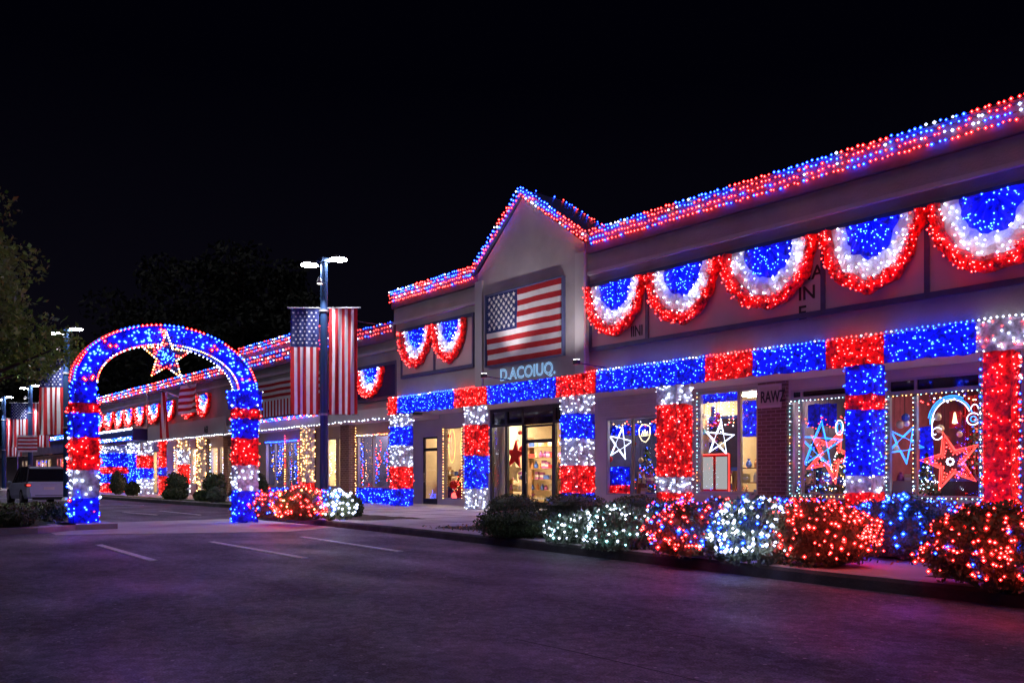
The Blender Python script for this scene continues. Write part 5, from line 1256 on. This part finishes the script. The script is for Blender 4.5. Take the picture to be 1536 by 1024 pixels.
for i, (px, d, h, rc, lab) in enumerate(((150, 92, 14.5, 6, 'dark tree far left beyond the roofs'), (215, 86, 18.0, 6.5, 'dark tree behind the arch, left of its crown'), (285, 80, 21.5, 7.5, 'tallest dark tree behind the arch'), (365, 78, 21.5, 7.5, 'broad dark tree beyond the roofs right of the arch'), (430, 76, 17.5, 6, 'dark tree behind the tall street lamp'), (60, 100, 13, 6, 'dark tree far behind the middle distance lamp'), (10, 105, 14, 7, 'dark tree at the far left edge beyond the cars'))):
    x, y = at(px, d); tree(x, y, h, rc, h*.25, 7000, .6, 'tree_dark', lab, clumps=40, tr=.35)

# ------------------------------------------------------------------ CARS (length along -x is the front)
def car(x, y, z, paint, label, L=4.7, W=1.88, Ht=1.66, suv=True):
    t = thing('parked_car', label, 'car', (x, y, z)); hw = W/2
    def P(u, v, w_): return (x+u, y+v, z+w_)
    # lofted body: sections along the length (u from rear 0 to front -L)
    secs = [(0, .42, .98, .80), (-.06, .30, 1.02, .93), (-.35, .26, 1.02, .99), (-1.2, .24, 1.0, 1), (-2.4, .22, .98, 1), (-3.3, .22, .96, 1), (-3.9, .24, .92, .97), (-4.4, .28, .82, .9), (-L, .38, .62, .72)]
    if not suv: secs = [(u, a, b-.06, c) for u, a, b, c in secs]
    m = MB(); rings = []
    for u, z0, z1, wf in secs:
        w_ = hw*wf; rings.append([P(u, -w_*.94, z0), P(u, -w_, z0+.18), P(u, -w_, (z0+z1)/2+.1), P(u, -w_*.95, z1-.05), P(u, -w_*.86, z1), P(u, w_*.86, z1), P(u, w_*.95, z1-.05), P(u, w_, (z0+z1)/2+.1), P(u, w_, z0+.18), P(u, w_*.94, z0)])
    for a, b in zip(rings, rings[1:]):
        for q in range(10): m.face((a[q], a[(q+1) % 10], b[(q+1) % 10], b[q]), paint)
    m.face(rings[0][::-1], paint); m.face(rings[-1], paint)
    # cabin
    if suv: cs = [(-.10, 0.99, .90), (-.42, Ht-.10, .76), (-.75, Ht, .74), (-2.0, Ht, .74), (-2.5, Ht-.06, .73), (-3.25, 0.97, .86)]
    else: cs = [(-.55, .92, .88), (-1.3, Ht-.06, .70), (-1.7, Ht, .69), (-2.4, Ht-.03, .69), (-3.25, .90, .84)]
    top = []; bot = []
    zb = .96 if suv else .88
    for u, zt, wf in cs:
        top.append((P(u, -hw*wf, zt), P(u, hw*wf, zt)))
    n = len(cs)
    m2 = MB()
    for i in range(n-1):                                                    # roof, rear and front slopes
        isg = i == 0 or i == n-2
        (m2 if isg else m).face((top[i][0], top[i+1][0], top[i+1][1], top[i][1]), 'dark_glass' if isg else paint)
    for sgn in (0, 1):                                                      # side glass
        for i in range(n-1):
            u0, z0_, _ = cs[i]; u1, z1_, _ = cs[i+1]; v = (-1 if sgn == 0 else 1)*hw*.90
            a = P(u0, v, zb); b = P(u1, v, zb)
            pts = (a, b, top[i+1][sgn], top[i][sgn]); m2.face(pts if sgn == 0 else pts[::-1], 'dark_glass')
    body = m.build('body', t, smooth=True)
    m2.build('glasshouse', t)
    m = MB()                                                                # pillars, rails, bumper
    for sgn in (-1, 1):
        v = hw*.905*sgn; vt = hw*.765*sgn
        for ub, ut in ((-.12, -.44), (-1.15, -1.15), (-2.2, -2.2), (-3.22, -2.5)):
            m.tube([P(ub, v, zb), P(ut, vt, Ht-.05)], .03, 'dark_metal', 6)
        m.tube([P(-.6, hw*.68*sgn, Ht+.05), P(-2.3, hw*.68*sgn, Ht+.05)], .02, 'alu', 6)
    m.box(x-.02, x+.07, y-hw*.78, y+hw*.78, z+.34, z+.52, paint); m.box(x+.0, x+.065, y-hw*.7, y+hw*.7, z+.22, z+.34, 'black'); m.box(x+.071, x+.078, y-hw*.6, y+hw*.6, z+.40, z+.425, 'black'); m.box(x+.021, x+.03, y-hw*.35, y+hw*.35, z+.885, z+.90, 'alu'); m.build('trim', t)
    m = MB(); m.box(x+.01, x+.03, y-.22, y+.22, z+.66, z+.78, 'whitegood'); m.build('number_plate', t)
    for sgn in (-1, 1):
        m = MB(); m.prism_y([(x+.005, z+.80), (x+.02, z+.90), (x-.02, z+.93), (x-.30, z+.92), (x-.26, z+.83)], y+sgn*hw*.74, y+sgn*hw*.985, 'tail_glass'); m.box(x+.018, x+.03, y+sgn*hw*.78, y+sgn*hw*.93, z+.84, z+.89, 'tail'); m.build('tail_light', t)
        m = MB(); m.lathe((x-2.95, y+sgn*(hw+.09), z+.98), [(0, -.06), (.08, -.05), (.1, 0), (.08, .06), (0, .07)], paint, 8); m.build('wing_mirror', t)
        for u in (-.85, -3.75):
            c = Vector(P(u, sgn*(hw-.10), .34)); m = MB()
            for (r0, r1, wdt, k) in ((.34, .34, .12, 'black'), (.22, .22, .128, 'alu')):
                m.tube([c-Vector((0, wdt, 0)), c+Vector((0, wdt, 0))], r0, k, 20)
            m.build('wheel', t)
    return t
p = gnd(66, 756); car(p.x+.4, 8.75, 0.003, 'car_silver', 'silver sport utility car with one lit tail light left of the arch', Ht=1.70)
car(-79, 8.2, 0.003, 'car_blue', 'low blue grey car ahead of the silver one at the left', Ht=1.42, suv=False)
